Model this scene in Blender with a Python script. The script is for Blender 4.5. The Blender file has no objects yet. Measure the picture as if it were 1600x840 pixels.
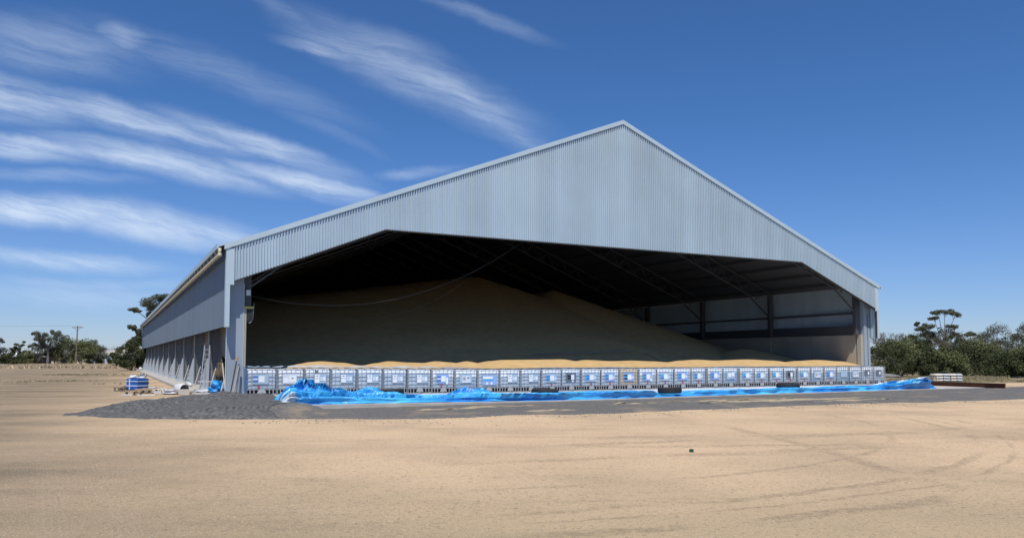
import bpy, bmesh, math, random
from math import sin, cos, pi, radians, sqrt, hypot, atan2
from mathutils import Vector, Matrix, noise as mn
S = bpy.context.scene
COL = S.collection
# ------------------------------------------------------------------ camera
EYE = 1.75
F = 1221.0                      # focal length in photo pixels (1600 wide)
TILT = 0.06
cam = bpy.data.cameras.new('camera'); co = bpy.data.objects.new('camera', cam); COL.objects.link(co)
co.location = (0, 0, EYE); co.rotation_euler = (pi/2 + TILT, 0, 0)
cam.sensor_width = 36; cam.lens = 36*F/1600; cam.shift_y = 0.0412
cam.clip_start = 0.1; cam.clip_end = 6000
S.camera = co
# ------------------------------------------------------------------ world
SUN_EL = radians(61.5)
w = bpy.data.worlds.new("World"); S.world = w; w.use_nodes = True
nt = w.node_tree; N = nt.nodes; L = nt.links; N.clear()
sky = N.new('ShaderNodeTexSky'); sky.sky_type = 'NISHITA'; sky.sun_disc = False
sky.sun_elevation = SUN_EL; sky.sun_rotation = pi
sky.air_density = 1.0; sky.dust_density = 0.15; sky.ozone_density = 3.0; sky.altitude = 200
bg = N.new('ShaderNodeBackground'); bg.inputs[1].default_value = 0.111
wo = N.new('ShaderNodeOutputWorld')
def wmath(op, a, b=None, clamp=False):
    n = N.new('ShaderNodeMath'); n.operation = op; n.use_clamp = clamp
    for i, v in enumerate((a, b)):
        if v is None: continue
        if isinstance(v, (int, float)): n.inputs[i].default_value = v
        else: L.new(v, n.inputs[i])
    return n.outputs[0]
tc = N.new('ShaderNodeTexCoord'); sp = N.new('ShaderNodeSeparateXYZ'); L.new(tc.outputs['Generated'], sp.inputs[0])
yy = wmath('MAXIMUM', sp.outputs[1], 0.05)
ca = wmath('DIVIDE', sp.outputs[0], yy); cb = wmath('DIVIDE', sp.outputs[2], yy)
cv = N.new('ShaderNodeCombineXYZ'); L.new(ca, cv.inputs[0]); L.new(cb, cv.inputs[1])
# domain warp so that the cirrus edges feather
wn = N.new('ShaderNodeTexNoise'); wn.inputs['Scale'].default_value = 5; wn.inputs['Detail'].default_value = 5; wn.inputs['Roughness'].default_value = .62
L.new(cv.outputs[0], wn.inputs['Vector'])
ws = N.new('ShaderNodeVectorMath'); ws.operation = 'SUBTRACT'; L.new(wn.outputs['Color'], ws.inputs[0]); ws.inputs[1].default_value = (.5, .5, .5)
wk = N.new('ShaderNodeVectorMath'); wk.operation = 'MULTIPLY'; L.new(ws.outputs[0], wk.inputs[0]); wk.inputs[1].default_value = (.075, .032, 0)
wa = N.new('ShaderNodeVectorMath'); wa.operation = 'ADD'; L.new(cv.outputs[0], wa.inputs[0]); L.new(wk.outputs[0], wa.inputs[1])
CL = [  # x, y, half length, half width, angle down to the right (photo units turned into directions), strength
 (-40,135,230,52,12,.62),(190,182,250,36,16,.62),(400,225,190,26,20,.60),
 (0,218,240,30,8,.70),(240,250,260,34,11,.66),(470,285,170,26,15,.70),(545,298,70,12,14,.5),
 (60,325,240,36,4,.85),(240,352,230,42,10,.78),(370,385,150,26,14,.42),
 (80,402,200,22,5,.52),(60,268,170,16,5,.28),(60,60,200,75,8,.26),(185,42,62,28,15,.42),
 (640,105,250,62,25,.42),(500,66,95,17,14,.46),(730,150,190,44,31,.40),(790,190,120,26,30,.32),
 (330,100,260,40,22,.20),(450,10,170,22,27,.16),(740,14,140,20,20,.18),(650,268,80,14,-5,.30),
 (80,455,300,30,3,.22),(500,200,120,16,25,.10),(150,440,240,14,2,.2)]
tot = None
for (x, y, hl, hw, an, st) in CL:
    m = N.new('ShaderNodeMapping'); m.vector_type = 'TEXTURE'
    m.inputs['Location'].default_value = ((x-800)/F, (559.3-y)/F, 0)
    m.inputs['Rotation'].default_value = (0, 0, -radians(an)); m.inputs['Scale'].default_value = (hl*1.05/F, hw*.86/F, 1)
    L.new(wa.outputs[0], m.inputs['Vector'])
    ln = N.new('ShaderNodeVectorMath'); ln.operation = 'LENGTH'; L.new(m.outputs[0], ln.inputs[0])
    mr = N.new('ShaderNodeMapRange'); mr.interpolation_type = 'SMOOTHSTEP'
    mr.inputs[1].default_value = 1.15; mr.inputs[2].default_value = 0.05; mr.inputs[3].default_value = 0; mr.inputs[4].default_value = min(1, st*1.15)
    L.new(ln.outputs['Value'], mr.inputs[0])
    tot = mr.outputs[0] if tot is None else wmath('MAXIMUM', tot, mr.outputs[0])
def streaknoise(sx, sy, ang, sc, det, lo, hi):
    m = N.new('ShaderNodeMapping'); m.vector_type = 'TEXTURE'
    m.inputs['Rotation'].default_value = (0, 0, -radians(ang)); m.inputs['Scale'].default_value = (sx, sy, 1); L.new(wa.outputs[0], m.inputs['Vector'])
    n = N.new('ShaderNodeTexNoise'); n.inputs['Scale'].default_value = sc; n.inputs['Detail'].default_value = det; n.inputs['Roughness'].default_value = .58
    L.new(m.outputs[0], n.inputs['Vector'])
    r = N.new('ShaderNodeMapRange'); r.inputs[1].default_value = lo; r.inputs[2].default_value = hi; L.new(n.outputs['Fac'], r.inputs[0]); return r.outputs[0]
n1 = streaknoise(1, .10, 14, 5.0, 10, .32, .64)
n3 = streaknoise(1, .05, 17, 16, 5, .25, .75)
n2 = streaknoise(1, .35, 35, 11, 6, .2, .7)
fib = wmath('ADD', wmath('ADD', wmath('MULTIPLY', n1, .66), wmath('MULTIPLY', n2, .26)), wmath('MULTIPLY', n3, .22))
cf = wmath('MULTIPLY', tot, fib, True)
cf = wmath('MULTIPLY', cf, wmath('GREATER_THAN', sp.outputs[1], 0.05))
cf = wmath('MULTIPLY', cf, wmath('GREATER_THAN', sp.outputs[2], 0.0))
mx = N.new('ShaderNodeMix'); mx.data_type = 'RGBA'; L.new(cf, mx.inputs[0])
hs = N.new('ShaderNodeHueSaturation'); hs.inputs['Saturation'].default_value = 1.0; L.new(sky.outputs[0], hs.inputs['Color'])
tn = N.new('ShaderNodeMix'); tn.data_type = 'RGBA'; tn.blend_type = 'MULTIPLY'; tn.inputs[0].default_value = 1
L.new(hs.outputs[0], tn.inputs[6]); tv = N.new('ShaderNodeMix'); tv.data_type = 'RGBA'; te = N.new('ShaderNodeMapRange'); te.inputs[1].default_value = 0; te.inputs[2].default_value = .30; L.new(sp.outputs[2], te.inputs[0]); L.new(te.outputs[0], tv.inputs[0])
tv.inputs[6].default_value = (.62, .74, 1.10, 1); tv.inputs[7].default_value = (.42, .70, 1.05, 1); L.new(tv.outputs[2], tn.inputs[7])
L.new(tn.outputs[2], mx.inputs[6]); mx.inputs[7].default_value = (7.3, 8.4, 9.9, 1)
L.new(mx.outputs[2], bg.inputs[0]); L.new(bg.outputs[0], wo.inputs[0])
# ------------------------------------------------------------------ sun
sl = bpy.data.lights.new('sun', 'SUN'); sl.energy = 4.85; sl.angle = radians(.53); sl.color = (1, .955, .89)
so = bpy.data.objects.new('sun', sl); COL.objects.link(so)
sd = Vector((-0.03*cos(SUN_EL), -1.0*cos(SUN_EL), sin(SUN_EL)))
so.rotation_euler = sd.to_track_quat('Z', 'Y').to_euler(); so.location = (0, -20, 40)
# ------------------------------------------------------------------ render look
S.view_settings.view_transform = 'Standard'; S.view_settings.look = 'None'
S.view_settings.exposure = -0.13; S.view_settings.gamma = 1
S.render.resolution_x = 1024; S.render.resolution_y = 537
try:
    S.cycles.max_bounces = 4; S.cycles.diffuse_bounces = 1
except Exception: pass

# ================================================================== helpers
TH = 0.476; CT, ST = cos(TH), sin(TH); X0, Y0 = -12.14, 33.1
def B(s, t, z=0.0): return Vector((X0 + CT*s - ST*t, Y0 + ST*s + CT*t, z))
def st_of(X, Y): dx, dy = X-X0, Y-Y0; return CT*dx+ST*dy, -ST*dx+CT*dy
def G(px, py, z=0.0):           # ground point where a thing stands
    Y = (EYE-z)*F/(py-559.3); return Vector(((px-800)/F*Y, Y, z))
def smooth(x): x = max(0, min(1, x)); return x*x*(3-2*x)
def zs(s): return .18 - .12*smooth(s/14.0)      # top of the concrete apron
def at_depth(px, Y): return (px-800)/F*Y
MATS = {}
def mat(name, col, rough=.7, metal=0.0, var=.0, vscale=3.0, bump=0.0, bscale=20, spec=.5, col2=None, trans=0.0, det=4):
    if name in MATS: return MATS[name]
    m = bpy.data.materials.new(name); m.use_nodes = True; t = m.node_tree; b = t.nodes['Principled BSDF']
    b.inputs['Roughness'].default_value = rough; b.inputs['Metallic'].default_value = metal
    b.inputs['Specular IOR Level'].default_value = spec
    b.inputs['Base Color'].default_value = (*col, 1)
    tcn = t.nodes.new('ShaderNodeTexCoord')
    if var > 0 or col2:
        n = t.nodes.new('ShaderNodeTexNoise'); n.inputs['Scale'].default_value = vscale; n.inputs['Detail'].default_value = det
        t.links.new(tcn.outputs['Object'], n.inputs['Vector'])
        r = t.nodes.new('ShaderNodeMapRange'); r.inputs[1].default_value = .3; r.inputs[2].default_value = .7; t.links.new(n.outputs['Fac'], r.inputs[0])
        x = t.nodes.new('ShaderNodeMix'); x.data_type = 'RGBA'; t.links.new(r.outputs[0], x.inputs[0])
        c1 = [c*(1-var) for c in col]; c2 = col2 or [min(1, c*(1+var)) for c in col]
        x.inputs[6].default_value = (*c1, 1); x.inputs[7].default_value = (*c2, 1); t.links.new(x.outputs[2], b.inputs['Base Color'])
    if bump > 0:
        n = t.nodes.new('ShaderNodeTexNoise'); n.inputs['Scale'].default_value = bscale; n.inputs['Detail'].default_value = 5
        t.links.new(tcn.outputs['Object'], n.inputs['Vector'])
        u = t.nodes.new('ShaderNodeBump'); u.inputs['Strength'].default_value = 1; u.inputs['Distance'].default_value = bump
        t.links.new(n.outputs['Fac'], u.inputs['Height']); t.links.new(u.outputs[0], b.inputs['Normal'])
    MATS[name] = m; return m
class MB:
    def __init__(s): s.v = []; s.f = []; s.mi = []; s.cur = 0
    def face(s, *idx): s.f.append(tuple(idx)); s.mi.append(s.cur)
    def box(s, x0, x1, y0, y1, z0, z1, M=None):
        c = [Vector(p) for p in ((x0,y0,z0),(x1,y0,z0),(x1,y1,z0),(x0,y1,z0),(x0,y0,z1),(x1,y0,z1),(x1,y1,z1),(x0,y1,z1))]
        if M is not None: c = [M @ p for p in c]
        s.hexa(c); return s
    def hexa(s, c):
        b = len(s.v); s.v += [tuple(p) for p in c]
        for q in ((3,2,1,0),(4,5,6,7),(0,1,5,4),(1,2,6,5),(2,3,7,6),(3,0,4,7)): s.face(*[b+i for i in q])
    def tube(s, pts, r, n=6, cap=True):
        pts = [Vector(p) for p in pts]; rs = r if isinstance(r, (list, tuple)) else [r]*len(pts)
        b = len(s.v); prev = None
        for i, p in enumerate(pts):
            d = (pts[min(i+1, len(pts)-1)] - pts[max(i-1, 0)])
            d = d.normalized() if d.length > 1e-9 else Vector((0, 0, 1))
            a = prev if prev is not None else (Vector((0, 0, 1)) if abs(d.z) < .9 else Vector((1, 0, 0)))
            a = (a - d*a.dot(d)); a = a.normalized() if a.length > 1e-6 else d.orthogonal().normalized()
            prev = a; c = d.cross(a)
            for k in range(n):
                an = 2*pi*(k+.5)/n; s.v.append(tuple(p + (a*cos(an)+c*sin(an))*rs[i]))
        for i in range(len(pts)-1):
            for k in range(n): s.face(b+i*n+k, b+i*n+(k+1) % n, b+(i+1)*n+(k+1) % n, b+(i+1)*n+k)
        if cap:
            s.face(*[b+k for k in range(n)][::-1]); s.face(*[b+(len(pts)-1)*n+k for k in range(n)])
        return s
    def lathe(s, prof, n=16, c=(0, 0, 0)):
        b = len(s.v)
        for (r, z) in prof:
            for k in range(n): s.v.append((c[0]+r*cos(2*pi*k/n), c[1]+r*sin(2*pi*k/n), c[2]+z))
        for i in range(len(prof)-1):
            for k in range(n): s.face(b+i*n+k, b+i*n+(k+1) % n, b+(i+1)*n+(k+1) % n, b+(i+1)*n+k)
        return s
    def grid(s, nx, ny, fn):
        b = len(s.v)
        for j in range(ny):
            for i in range(nx): s.v.append(tuple(fn(i, j)))
        for j in range(ny-1):
            for i in range(nx-1): a = b+j*nx+i; s.face(a, a+1, a+nx+1, a+nx)
        return s
    def build(s, name, m, parent=None, sm=False):
        me = bpy.data.meshes.new(name); me.from_pydata(s.v, [], s.f); ms = m if isinstance(m, list) else [m]
        for q in ms: me.materials.append(q)
        if len(ms) > 1: me.polygons.foreach_set('material_index', s.mi)
        if sm: me.polygons.foreach_set('use_smooth', [True]*len(me.polygons))
        me.update(); o = bpy.data.objects.new(name, me); COL.objects.link(o)
        if parent: o.parent = parent
        return o
def bevel(o, wd, seg=2):
    bm = bmesh.new(); bm.from_mesh(o.data); bmesh.ops.bevel(bm, geom=bm.edges[:], offset=wd, segments=seg, affect='EDGES', profile=.6)
    bm.to_mesh(o.data); bm.free(); return o
def tag(o, label=None, cat=None, group=None, kind=None):
    for k, v in (('label', label), ('category', cat), ('group', group), ('kind', kind)):
        if v: o[k] = v
    return o
def empty(name, loc=(0, 0, 0), rz=0.0, **k):
    o = bpy.data.objects.new(name, None); o.empty_display_size = .3; COL.objects.link(o); o.location = loc; o.rotation_euler = (0, 0, rz)
    return tag(o, **k)
def copy_tree(o, parent=None):
    c = o.copy(); COL.objects.link(c); c.parent = parent
    for ch in list(o.children): copy_tree(ch, c)
    return c
def fbm(x, y, z=0.0, o=4):
    v = 0; a = 1
    for _ in range(o): v += a*mn.noise((x, y, z)); a *= .5; x *= 2.03; y *= 2.03; z += 7.1
    return v

# ================================================================== materials
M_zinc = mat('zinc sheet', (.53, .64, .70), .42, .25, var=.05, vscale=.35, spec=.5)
def streaky(m, amt, sx, sz):
    t = m.node_tree; b = t.nodes['Principled BSDF']; lk = b.inputs['Base Color'].links; src = lk[0].from_socket if lk else None
    tcn = t.nodes.new('ShaderNodeTexCoord'); mp = t.nodes.new('ShaderNodeMapping'); mp.inputs['Scale'].default_value = (sx, sx, sz); t.links.new(tcn.outputs['Object'], mp.inputs['Vector'])
    n = t.nodes.new('ShaderNodeTexNoise'); n.inputs['Scale'].default_value = 1; n.inputs['Detail'].default_value = 4; t.links.new(mp.outputs[0], n.inputs['Vector'])
    r = t.nodes.new('ShaderNodeMapRange'); r.inputs[1].default_value = .35; r.inputs[2].default_value = .65; r.inputs[3].default_value = 1-amt; r.inputs[4].default_value = 1.0; t.links.new(n.outputs['Fac'], r.inputs[0])
    mu = t.nodes.new('ShaderNodeMix'); mu.data_type = 'RGBA'; mu.blend_type = 'MULTIPLY'; mu.inputs[0].default_value = 1; t.links.new(src, mu.inputs[6]); t.links.new(r.outputs[0], mu.inputs[7]); t.links.new(mu.outputs[2], b.inputs['Base Color'])
streaky(M_zinc, .11, .9, .03)
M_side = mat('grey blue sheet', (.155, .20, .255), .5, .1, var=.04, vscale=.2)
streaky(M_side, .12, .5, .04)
M_pillar = mat('pillar sheet', (.33, .38, .43), .5, .1, var=.05, vscale=1)
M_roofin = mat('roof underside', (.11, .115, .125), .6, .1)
M_trim = mat('light trim', (.53, .63, .66), .4, .2, var=.04, vscale=.5)
M_steel = mat('galvanised steel', (.22, .24, .27), .45, .5, var=.12, vscale=4)
M_dsteel = mat('dark steel', (.10, .10, .11), .6, .3)
M_conc = mat('concrete', (.46, .43, .38), .85, var=.13, vscale=1.2, bump=.004, bscale=30)
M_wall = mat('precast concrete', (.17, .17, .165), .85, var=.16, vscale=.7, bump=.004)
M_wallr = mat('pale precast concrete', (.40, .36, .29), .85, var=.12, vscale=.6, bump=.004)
M_cream = mat('cream pvc', (.55, .48, .34), .5)
M_white = mat('white plastic', (.62, .63, .62), .45, var=.05)
M_black = mat('black rubber', (.022, .023, .025), .75, var=.3, vscale=8, bump=.006, bscale=25)
M_wood = mat('pale timber', (.38, .27, .17), .8, var=.25, vscale=6, bump=.003)
M_owood = mat('old timber', (.20, .17, .12), .85, var=.3, vscale=6)
M_rust = mat('rust brown steel', (.115, .035, .018), .75, var=.25, vscale=3)
M_blue = mat('blue plastic', (.01, .10, .42), .4, var=.2, vscale=4)
M_red = mat('red plastic', (.60, .06, .06), .5)
M_orange = mat('orange plastic', (.65, .30, .08), .5)
M_yellow = mat('yellow paint', (.55, .45, .10), .5)

# ================================================================== ground
def nonuni(a, near, far, n):
    out = []
    for i in range(n+1):
        u = 2*i/n - 1; out.append((abs(u)*near + (far-near)*abs(u)**5) * (1 if u >= 0 else -1))
    return out
def gz(x, y):
    s, t = st_of(x, y)
    d = hypot(x, y-20)
    z = .035*fbm(x*.11, y*.11, 3, 3)+.012*mn.noise((x*.8, y*.8, 1))
    z *= smooth(1.2 - d/120)
    if -3 < s < 46 and t > -11: z = min(z, .0)
    return z-.005
mg = MB(); xs = nonuni(0, 55, 3000, 260); ys0 = nonuni(0, 70, 4000, 300)
ys = [y for y in ys0 if y > -400]
mg.grid(len(xs), len(ys), lambda i, j: (xs[i], ys[j]+12, gz(xs[i], ys[j]+12)))
gm = bpy.data.materials.new('dry dirt'); gm.use_nodes = True; t_ = gm.node_tree; gn = t_.nodes; gl = t_.links; gb = gn['Principled BSDF']
gb.inputs['Roughness'].default_value = .95; gb.inputs['Specular IOR Level'].default_value = .15
geo = gn.new('ShaderNodeNewGeometry'); gs = gn.new('ShaderNodeSeparateXYZ'); gl.new(geo.outputs['Position'], gs.inputs[0])
def gmath(op, a, b=None, clamp=False):
    n = gn.new('ShaderNodeMath'); n.operation = op; n.use_clamp = clamp
    for i, v in enumerate((a, b)):
        if v is None: continue
        if isinstance(v, (int, float)): n.inputs[i].default_value = v
        else: gl.new(v, n.inputs[i])
    return n.outputs[0]
def gnoise(scale, det=5, sx=1, sy=1, rough=.55, rot=0):
    m = gn.new('ShaderNodeMapping'); m.inputs['Scale'].default_value = (sx, sy, 1); m.inputs['Rotation'].default_value = (0, 0, rot); gl.new(geo.outputs['Position'], m.inputs['Vector'])
    n = gn.new('ShaderNodeTexNoise'); n.inputs['Scale'].default_value = scale; n.inputs['Detail'].default_value = det; n.inputs['Roughness'].default_value = rough
    gl.new(m.outputs[0], n.inputs['Vector']); return n.outputs['Fac']
def gmap(v, a, b, c=0, d=1, sm=True):
    r = gn.new('ShaderNodeMapRange'); r.interpolation_type = 'SMOOTHSTEP' if sm else 'LINEAR'
    for i, q in enumerate((a, b, c, d)): r.inputs[1+i].default_value = q
    gl.new(v, r.inputs[0]); return r.outputs[0]
def gmix(f, a, b, mode='MIX'):
    n = gn.new('ShaderNodeMix'); n.data_type = 'RGBA'; n.blend_type = mode
    if isinstance(f, float): n.inputs[0].default_value = f
    else: gl.new(f, n.inputs[0])
    for i, q in ((6, a), (7, b)):
        if isinstance(q, tuple): n.inputs[i].default_value = (*q, 1)
        else: gl.new(q, n.inputs[i])
    return n.outputs[2]
gx, gy = gs.outputs[0], gs.outputs[1]
c = gmix(gmap(gnoise(.25, 6), .38, .66), (.635, .46, .285), (.50, .365, .23))
c = gmix(gmath('MULTIPLY', gmap(gnoise(.13, 5, 1, 2.2), .50, .68), .6), c, (.62, .45, .27))
c = gmix(gmath('MULTIPLY', gmath('MULTIPLY', gmap(gnoise(.5, 7, .45, 1.6, .7), .52, .70), gmap(gnoise(7, 6, .7, 1.4, .85), .40, .62)), .75), c, (.25, .185, .125))
# foreground gets slightly browner / greyer
c = gmix(gmap(gmath('ADD', gy, gmath('MULTIPLY', gnoise(.3, 4), 5.)), 16, 8, 0, .6), c, (.32, .26, .15))
# left side greyer dry paddock : boundary line in plan
lm = gmath('ADD', gmath('ADD', gx, gmath('MULTIPLY', gy, .46)), gmath('MULTIPLY', gmath('SUBTRACT', gnoise(.12, 5), .5), 14.))
lmask = gmap(lm, 4.5, -6)
pad = gmix(gmap(gnoise(.35, 6, .4, 1.3, .65), .40, .62), (.26, .20, .13), (.135, .115, .078))
pad = gmix(gmath('MULTIPLY', gmap(gnoise(.22, 5, .35, 1.6), .52, .62), .6), pad, (.37, .275, .18))
c = gmix(gmath('MULTIPLY', lmask, .92), c, pad)
# straw strip far left
st_m = gmath('MULTIPLY', gmap(gmath('ADD', gy, gmath('MULTIPLY', gnoise(.05, 4), 40.)), 150, 175), gmap(gx, 60, 20))
c = gmix(st_m, c, gmix(gmap(gnoise(.2, 6, .5, 1), .4, .6), (.48, .37, .24), (.36, .28, .18)))
# right behind the apron : dry weedy verge
rv = gmath('MULTIPLY', gmap(gmath('ADD', gy, gmath('MULTIPLY', gnoise(.3, 4), 10.)), 60, 66), gmap(gx, 24, 30))
c = gmix(rv, c, gmix(gmap(gnoise(1.2, 6, .5, 1), .45, .58), (.30, .23, .15), (.13, .14, .07)))
# wheel tracks
def ring(cx, cy, r, wd, lo=.45):
    a = gmath('SUBTRACT', gx, cx); b = gmath('SUBTRACT', gy, cy)
    d = gmath('SQRT', gmath('ADD', gmath('MULTIPLY', a, a), gmath('MULTIPLY', b, b)))
    d = gmath('ADD', d, gmath('MULTIPLY', gmath('SUBTRACT', gnoise(.6, 3), .5), .5))
    return gmap(gmath('ABSOLUTE', gmath('SUBTRACT', d, r)), wd, wd*.3)
tr = None
for (cx, cy, r, wd) in ((-3, 23, 14.35, .16), (-3, 23, 15.5, .2), (-3, 23, 12.7, .12), (2, 45, 27.5, .25), (2, 45, 29.4, .25), (40, 2, 25, .12), (-10, 60, 45.5, .3), (-10, 60, 47.6, .3), (-60, 12, 66, .25), (-3, 23, 14.9, .08)):
    q = ring(cx, cy, r, wd); tr = q if tr is None else gmath('MAXIMUM', tr, q)
grit = gmap(gnoise(6, 7, 1, 1, .85), .44, .60)
tr = gmath('MULTIPLY', gmath('MULTIPLY', tr, gmap(gnoise(.35, 4), .38, .55)), grit)
tr = gmath('MULTIPLY', tr, gmap(gx, -2, 1.5))
c = gmix(gmath('MULTIPLY', tr, .42), c, (.20, .155, .105))
# straight tread marks lower left : run along direction (-.52,.855)
pp = gmath('ADD', gmath('MULTIPLY', gx, .855), gmath('MULTIPLY', gy, .52))      # across
al = gmath('ADD', gmath('MULTIPLY', gx, -.52), gmath('MULTIPLY', gy, .855))     # along
tm = None
for c0 in (.22, .86):
    q = gmap(gmath('ABSOLUTE', gmath('SUBTRACT', pp, c0)), .20, .15); tm = q if tm is None else gmath('MAXIMUM', tm, q)
tm = gmath('MULTIPLY', tm, gmap(al, 20, 10, 0, .6)); tm = gmath('MULTIPLY', tm, gmap(gnoise(.8, 3), .3, .5))
tw = gmath('SINE', gmath('ADD', gmath('MULTIPLY', al, 62.), gmath('MULTIPLY', gmath('ABSOLUTE', gmath('SUBTRACT', pp, .54)), 50.)))
lw = gmath('SINE', gmath('MULTIPLY', pp, 95.))
c = gmix(gmath('MULTIPLY', tm, .22), c, (.40, .31, .22))
# fine speckle
spk = gnoise(14, 3, 1, 1, .8); spk2 = gnoise(45, 2, 1, 1, .7)
c = gmix(gmap(spk, .54, .68, 0, .75), c, (.20, .15, .10))
spk3 = gnoise(5, 6, .6, 1.3, .75)
c = gmix(gmap(spk3, .55, .75, 0, .30), c, (.30, .22, .15))
c = gmix(gmap(spk2, .56, .68, 0, .8), c, (.66, .53, .36))
c = gmix(gmap(spk2, .42, .28, 0, .7), c, (.17, .13, .09))
gl.new(c, gb.inputs['Base Color'])
hgt = gmath('ADD', gmath('MULTIPLY', gnoise(14, 7, 1, 1, .8), .045), gmath('MULTIPLY', gnoise(1.3, 5), .05))
hgt = gmath('SUBTRACT', hgt, gmath('MULTIPLY', tr, .02))
hgt = gmath('ADD', hgt, gmath('MULTIPLY', tm, gmath('ADD', gmath('MULTIPLY', tw, .004), gmath('MULTIPLY', lw, .004))))
bu = gn.new('ShaderNodeBump'); bu.inputs['Distance'].default_value = 1.0; bu.inputs['Strength'].default_value = .55
gl.new(hgt, bu.inputs['Height']); gl.new(bu.outputs[0], gb.inputs['Normal'])
o = mg.build('ground', gm, sm=True); tag(o, kind='structure')

# concrete apron and shed floor
m = MB()
def fe(s): return -8.45 + 1.3*smooth(s/42)      # front edge of the apron
nS = 60
for i in range(nS):
    s0, s1 = -0.9 + i*44/nS, -0.9 + (i+1)*44/nS
    f0, f1 = fe(s0), fe(s1)
    m.hexa([B(s0, f0, -.15), B(s1, f1, -.15), B(s1, 1.2, -.15), B(s0, 1.2, -.15), B(s0, f0, zs(s0)), B(s1, f1, zs(s1)), B(s1, 1.2, zs(s1)), B(s0, 1.2, zs(s0))])
o = m.build('concrete_apron', M_conc); tag(o, kind='structure')
m = MB()
for k in range(24):
    t0 = 1.2+k*3.9; m.hexa([B(-.9, t0, -.1), B(.78, t0, -.1), B(.78, t0+3.87, -.1), B(-.9, t0+3.87, -.1), B(-.9, t0, .17), B(.78, t0, .17), B(.78, t0+3.87, .17), B(-.9, t0+3.87, .17)])
o = m.build('side_footing', M_conc); tag(o, kind='structure')
m = MB(); m.hexa([B(.78, 1.2, -.1), B(40.4, 1.2, -.1), B(40.4, 92, -.1), B(.78, 92, -.1), B(.78, 1.2, .03), B(40.4, 1.2, .03), B(40.4, 92, .03), B(.78, 92, .03)])
o = m.build('shed_floor', M_conc); tag(o, kind='structure')

# dark gravel strip and heap
FRONT = [(-60, 615), (60, 636), (112, 646), (160, 650), (250, 652), (400, 654), (500, 655), (620, 654), (720, 651), (900, 646), (1000, 643), (1150, 636), (1300, 631), (1450, 627), (1600, 622), (1900, 610)]
FS = []
for (px, py) in FRONT:
    g = G(px, py, .02); FS.append(st_of(g.x, g.y))
def front_t(s):
    if s <= FS[0][0]: return FS[0][1]
    for (a, b) in zip(FS, FS[1:]):
        if a[0] <= s <= b[0]: k = (s-a[0])/(b[0]-a[0]); return a[1]+k*(b[1]-a[1])
    return FS[-1][1]
gr_hill = [(31.2, 39.5, 7.0, 3.4, .42), (36, 41.5, 7, 4, .45)]
def gravel_z(X, Y):
    s, t = st_of(X, Y); ft = front_t(s)+.5*fbm(s*.35, 2.2, 5, 4); edge = t-ft
    px = 800+F*X/Y
    z = -.10+.14*smooth((edge+.25)/.9)
    h = 0
    for (cx, cy, rs, rt, hh) in gr_hill: h = max(h, hh*math.exp(-((X-cx)/rs)**2-((Y-cy)/rt)**2))
    z = max(z, -.07+h*1.15)+h*.1
    if s > -3.6:
        cov = smooth((2.1+.25*fbm(t*.8, 3, 1)-s)/.7)*smooth((s+3.6)/2.4) if t < -.9 else 0
        cov *= smooth((edge+.2)/.8)
        if t > fe(s)+.25 and s > -.95: z = -.2 if cov <= 0 else max(-.2, (zs(s)+.09)*cov-.1*(1-cov))
        elif cov > 0: z = max(z, (zs(s)+.09)*cov) if t > fe(s)-1.6 else z+(zs(s)+.09)*cov*smooth((t-fe(s)+3.4)/1.8)*.6
    else:
        kx = smooth((px-105+25*fbm(X*.7, Y*.7, 3, 4))/70); z = z*kx-.12*(1-kx) if t < -4.8 else -.2
    return z+.018*fbm(X*2.3, Y*2.3, 9, 4)
m = MB(); DS = .16
nx_, ny_ = int(80/DS), int(16.0/.13)
def gv(i, j):
    p = B(-17+i*DS, -16.2+j*.13); p.z = gravel_z(p.x, p.y); return p
m.grid(nx_, ny_, gv)
# drop faces wholly below the ground
vv = m.v; keep = [f for f in m.f if max(vv[k][2] for k in f) > -.05]
m.f = keep; m.mi = [0]*len(keep)
gmt = mat('dark gravel', (.088, .085, .08), .9, var=.0, col2=(.185, .175, .16), vscale=16, det=6, bump=.03, bscale=14, spec=.3)
tt = gmt.node_tree
def dusty(m, lo, hi, amt, colr):
    t = m.node_tree; b = t.nodes['Principled BSDF']; src = b.inputs['Base Color'].links[0].from_socket
    g_ = t.nodes.new('ShaderNodeNewGeometry'); n = t.nodes.new('ShaderNodeTexNoise'); n.inputs['Scale'].default_value = .55; n.inputs['Detail'].default_value = 8; n.inputs['Roughness'].default_value = .72
    t.links.new(g_.outputs['Position'], n.inputs['Vector']); r = t.nodes.new('ShaderNodeMapRange'); r.inputs[1].default_value = lo; r.inputs[2].default_value = hi; r.inputs[4].default_value = amt; t.links.new(n.outputs['Fac'], r.inputs[0])
    x = t.nodes.new('ShaderNodeMix'); x.data_type = 'RGBA'; t.links.new(r.outputs[0], x.inputs[0]); t.links.new(src, x.inputs[6]); x.inputs[7].default_value = (*colr, 1); t.links.new(x.outputs[2], b.inputs['Base Color'])
dusty(gmt, .52, .68, .75, (.34, .26, .17))
o = m.build('gravel', gmt, sm=False); tag(o, 'dark grey crushed gravel spread as a strip along the apron edge', 'gravel', kind='stuff')
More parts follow.
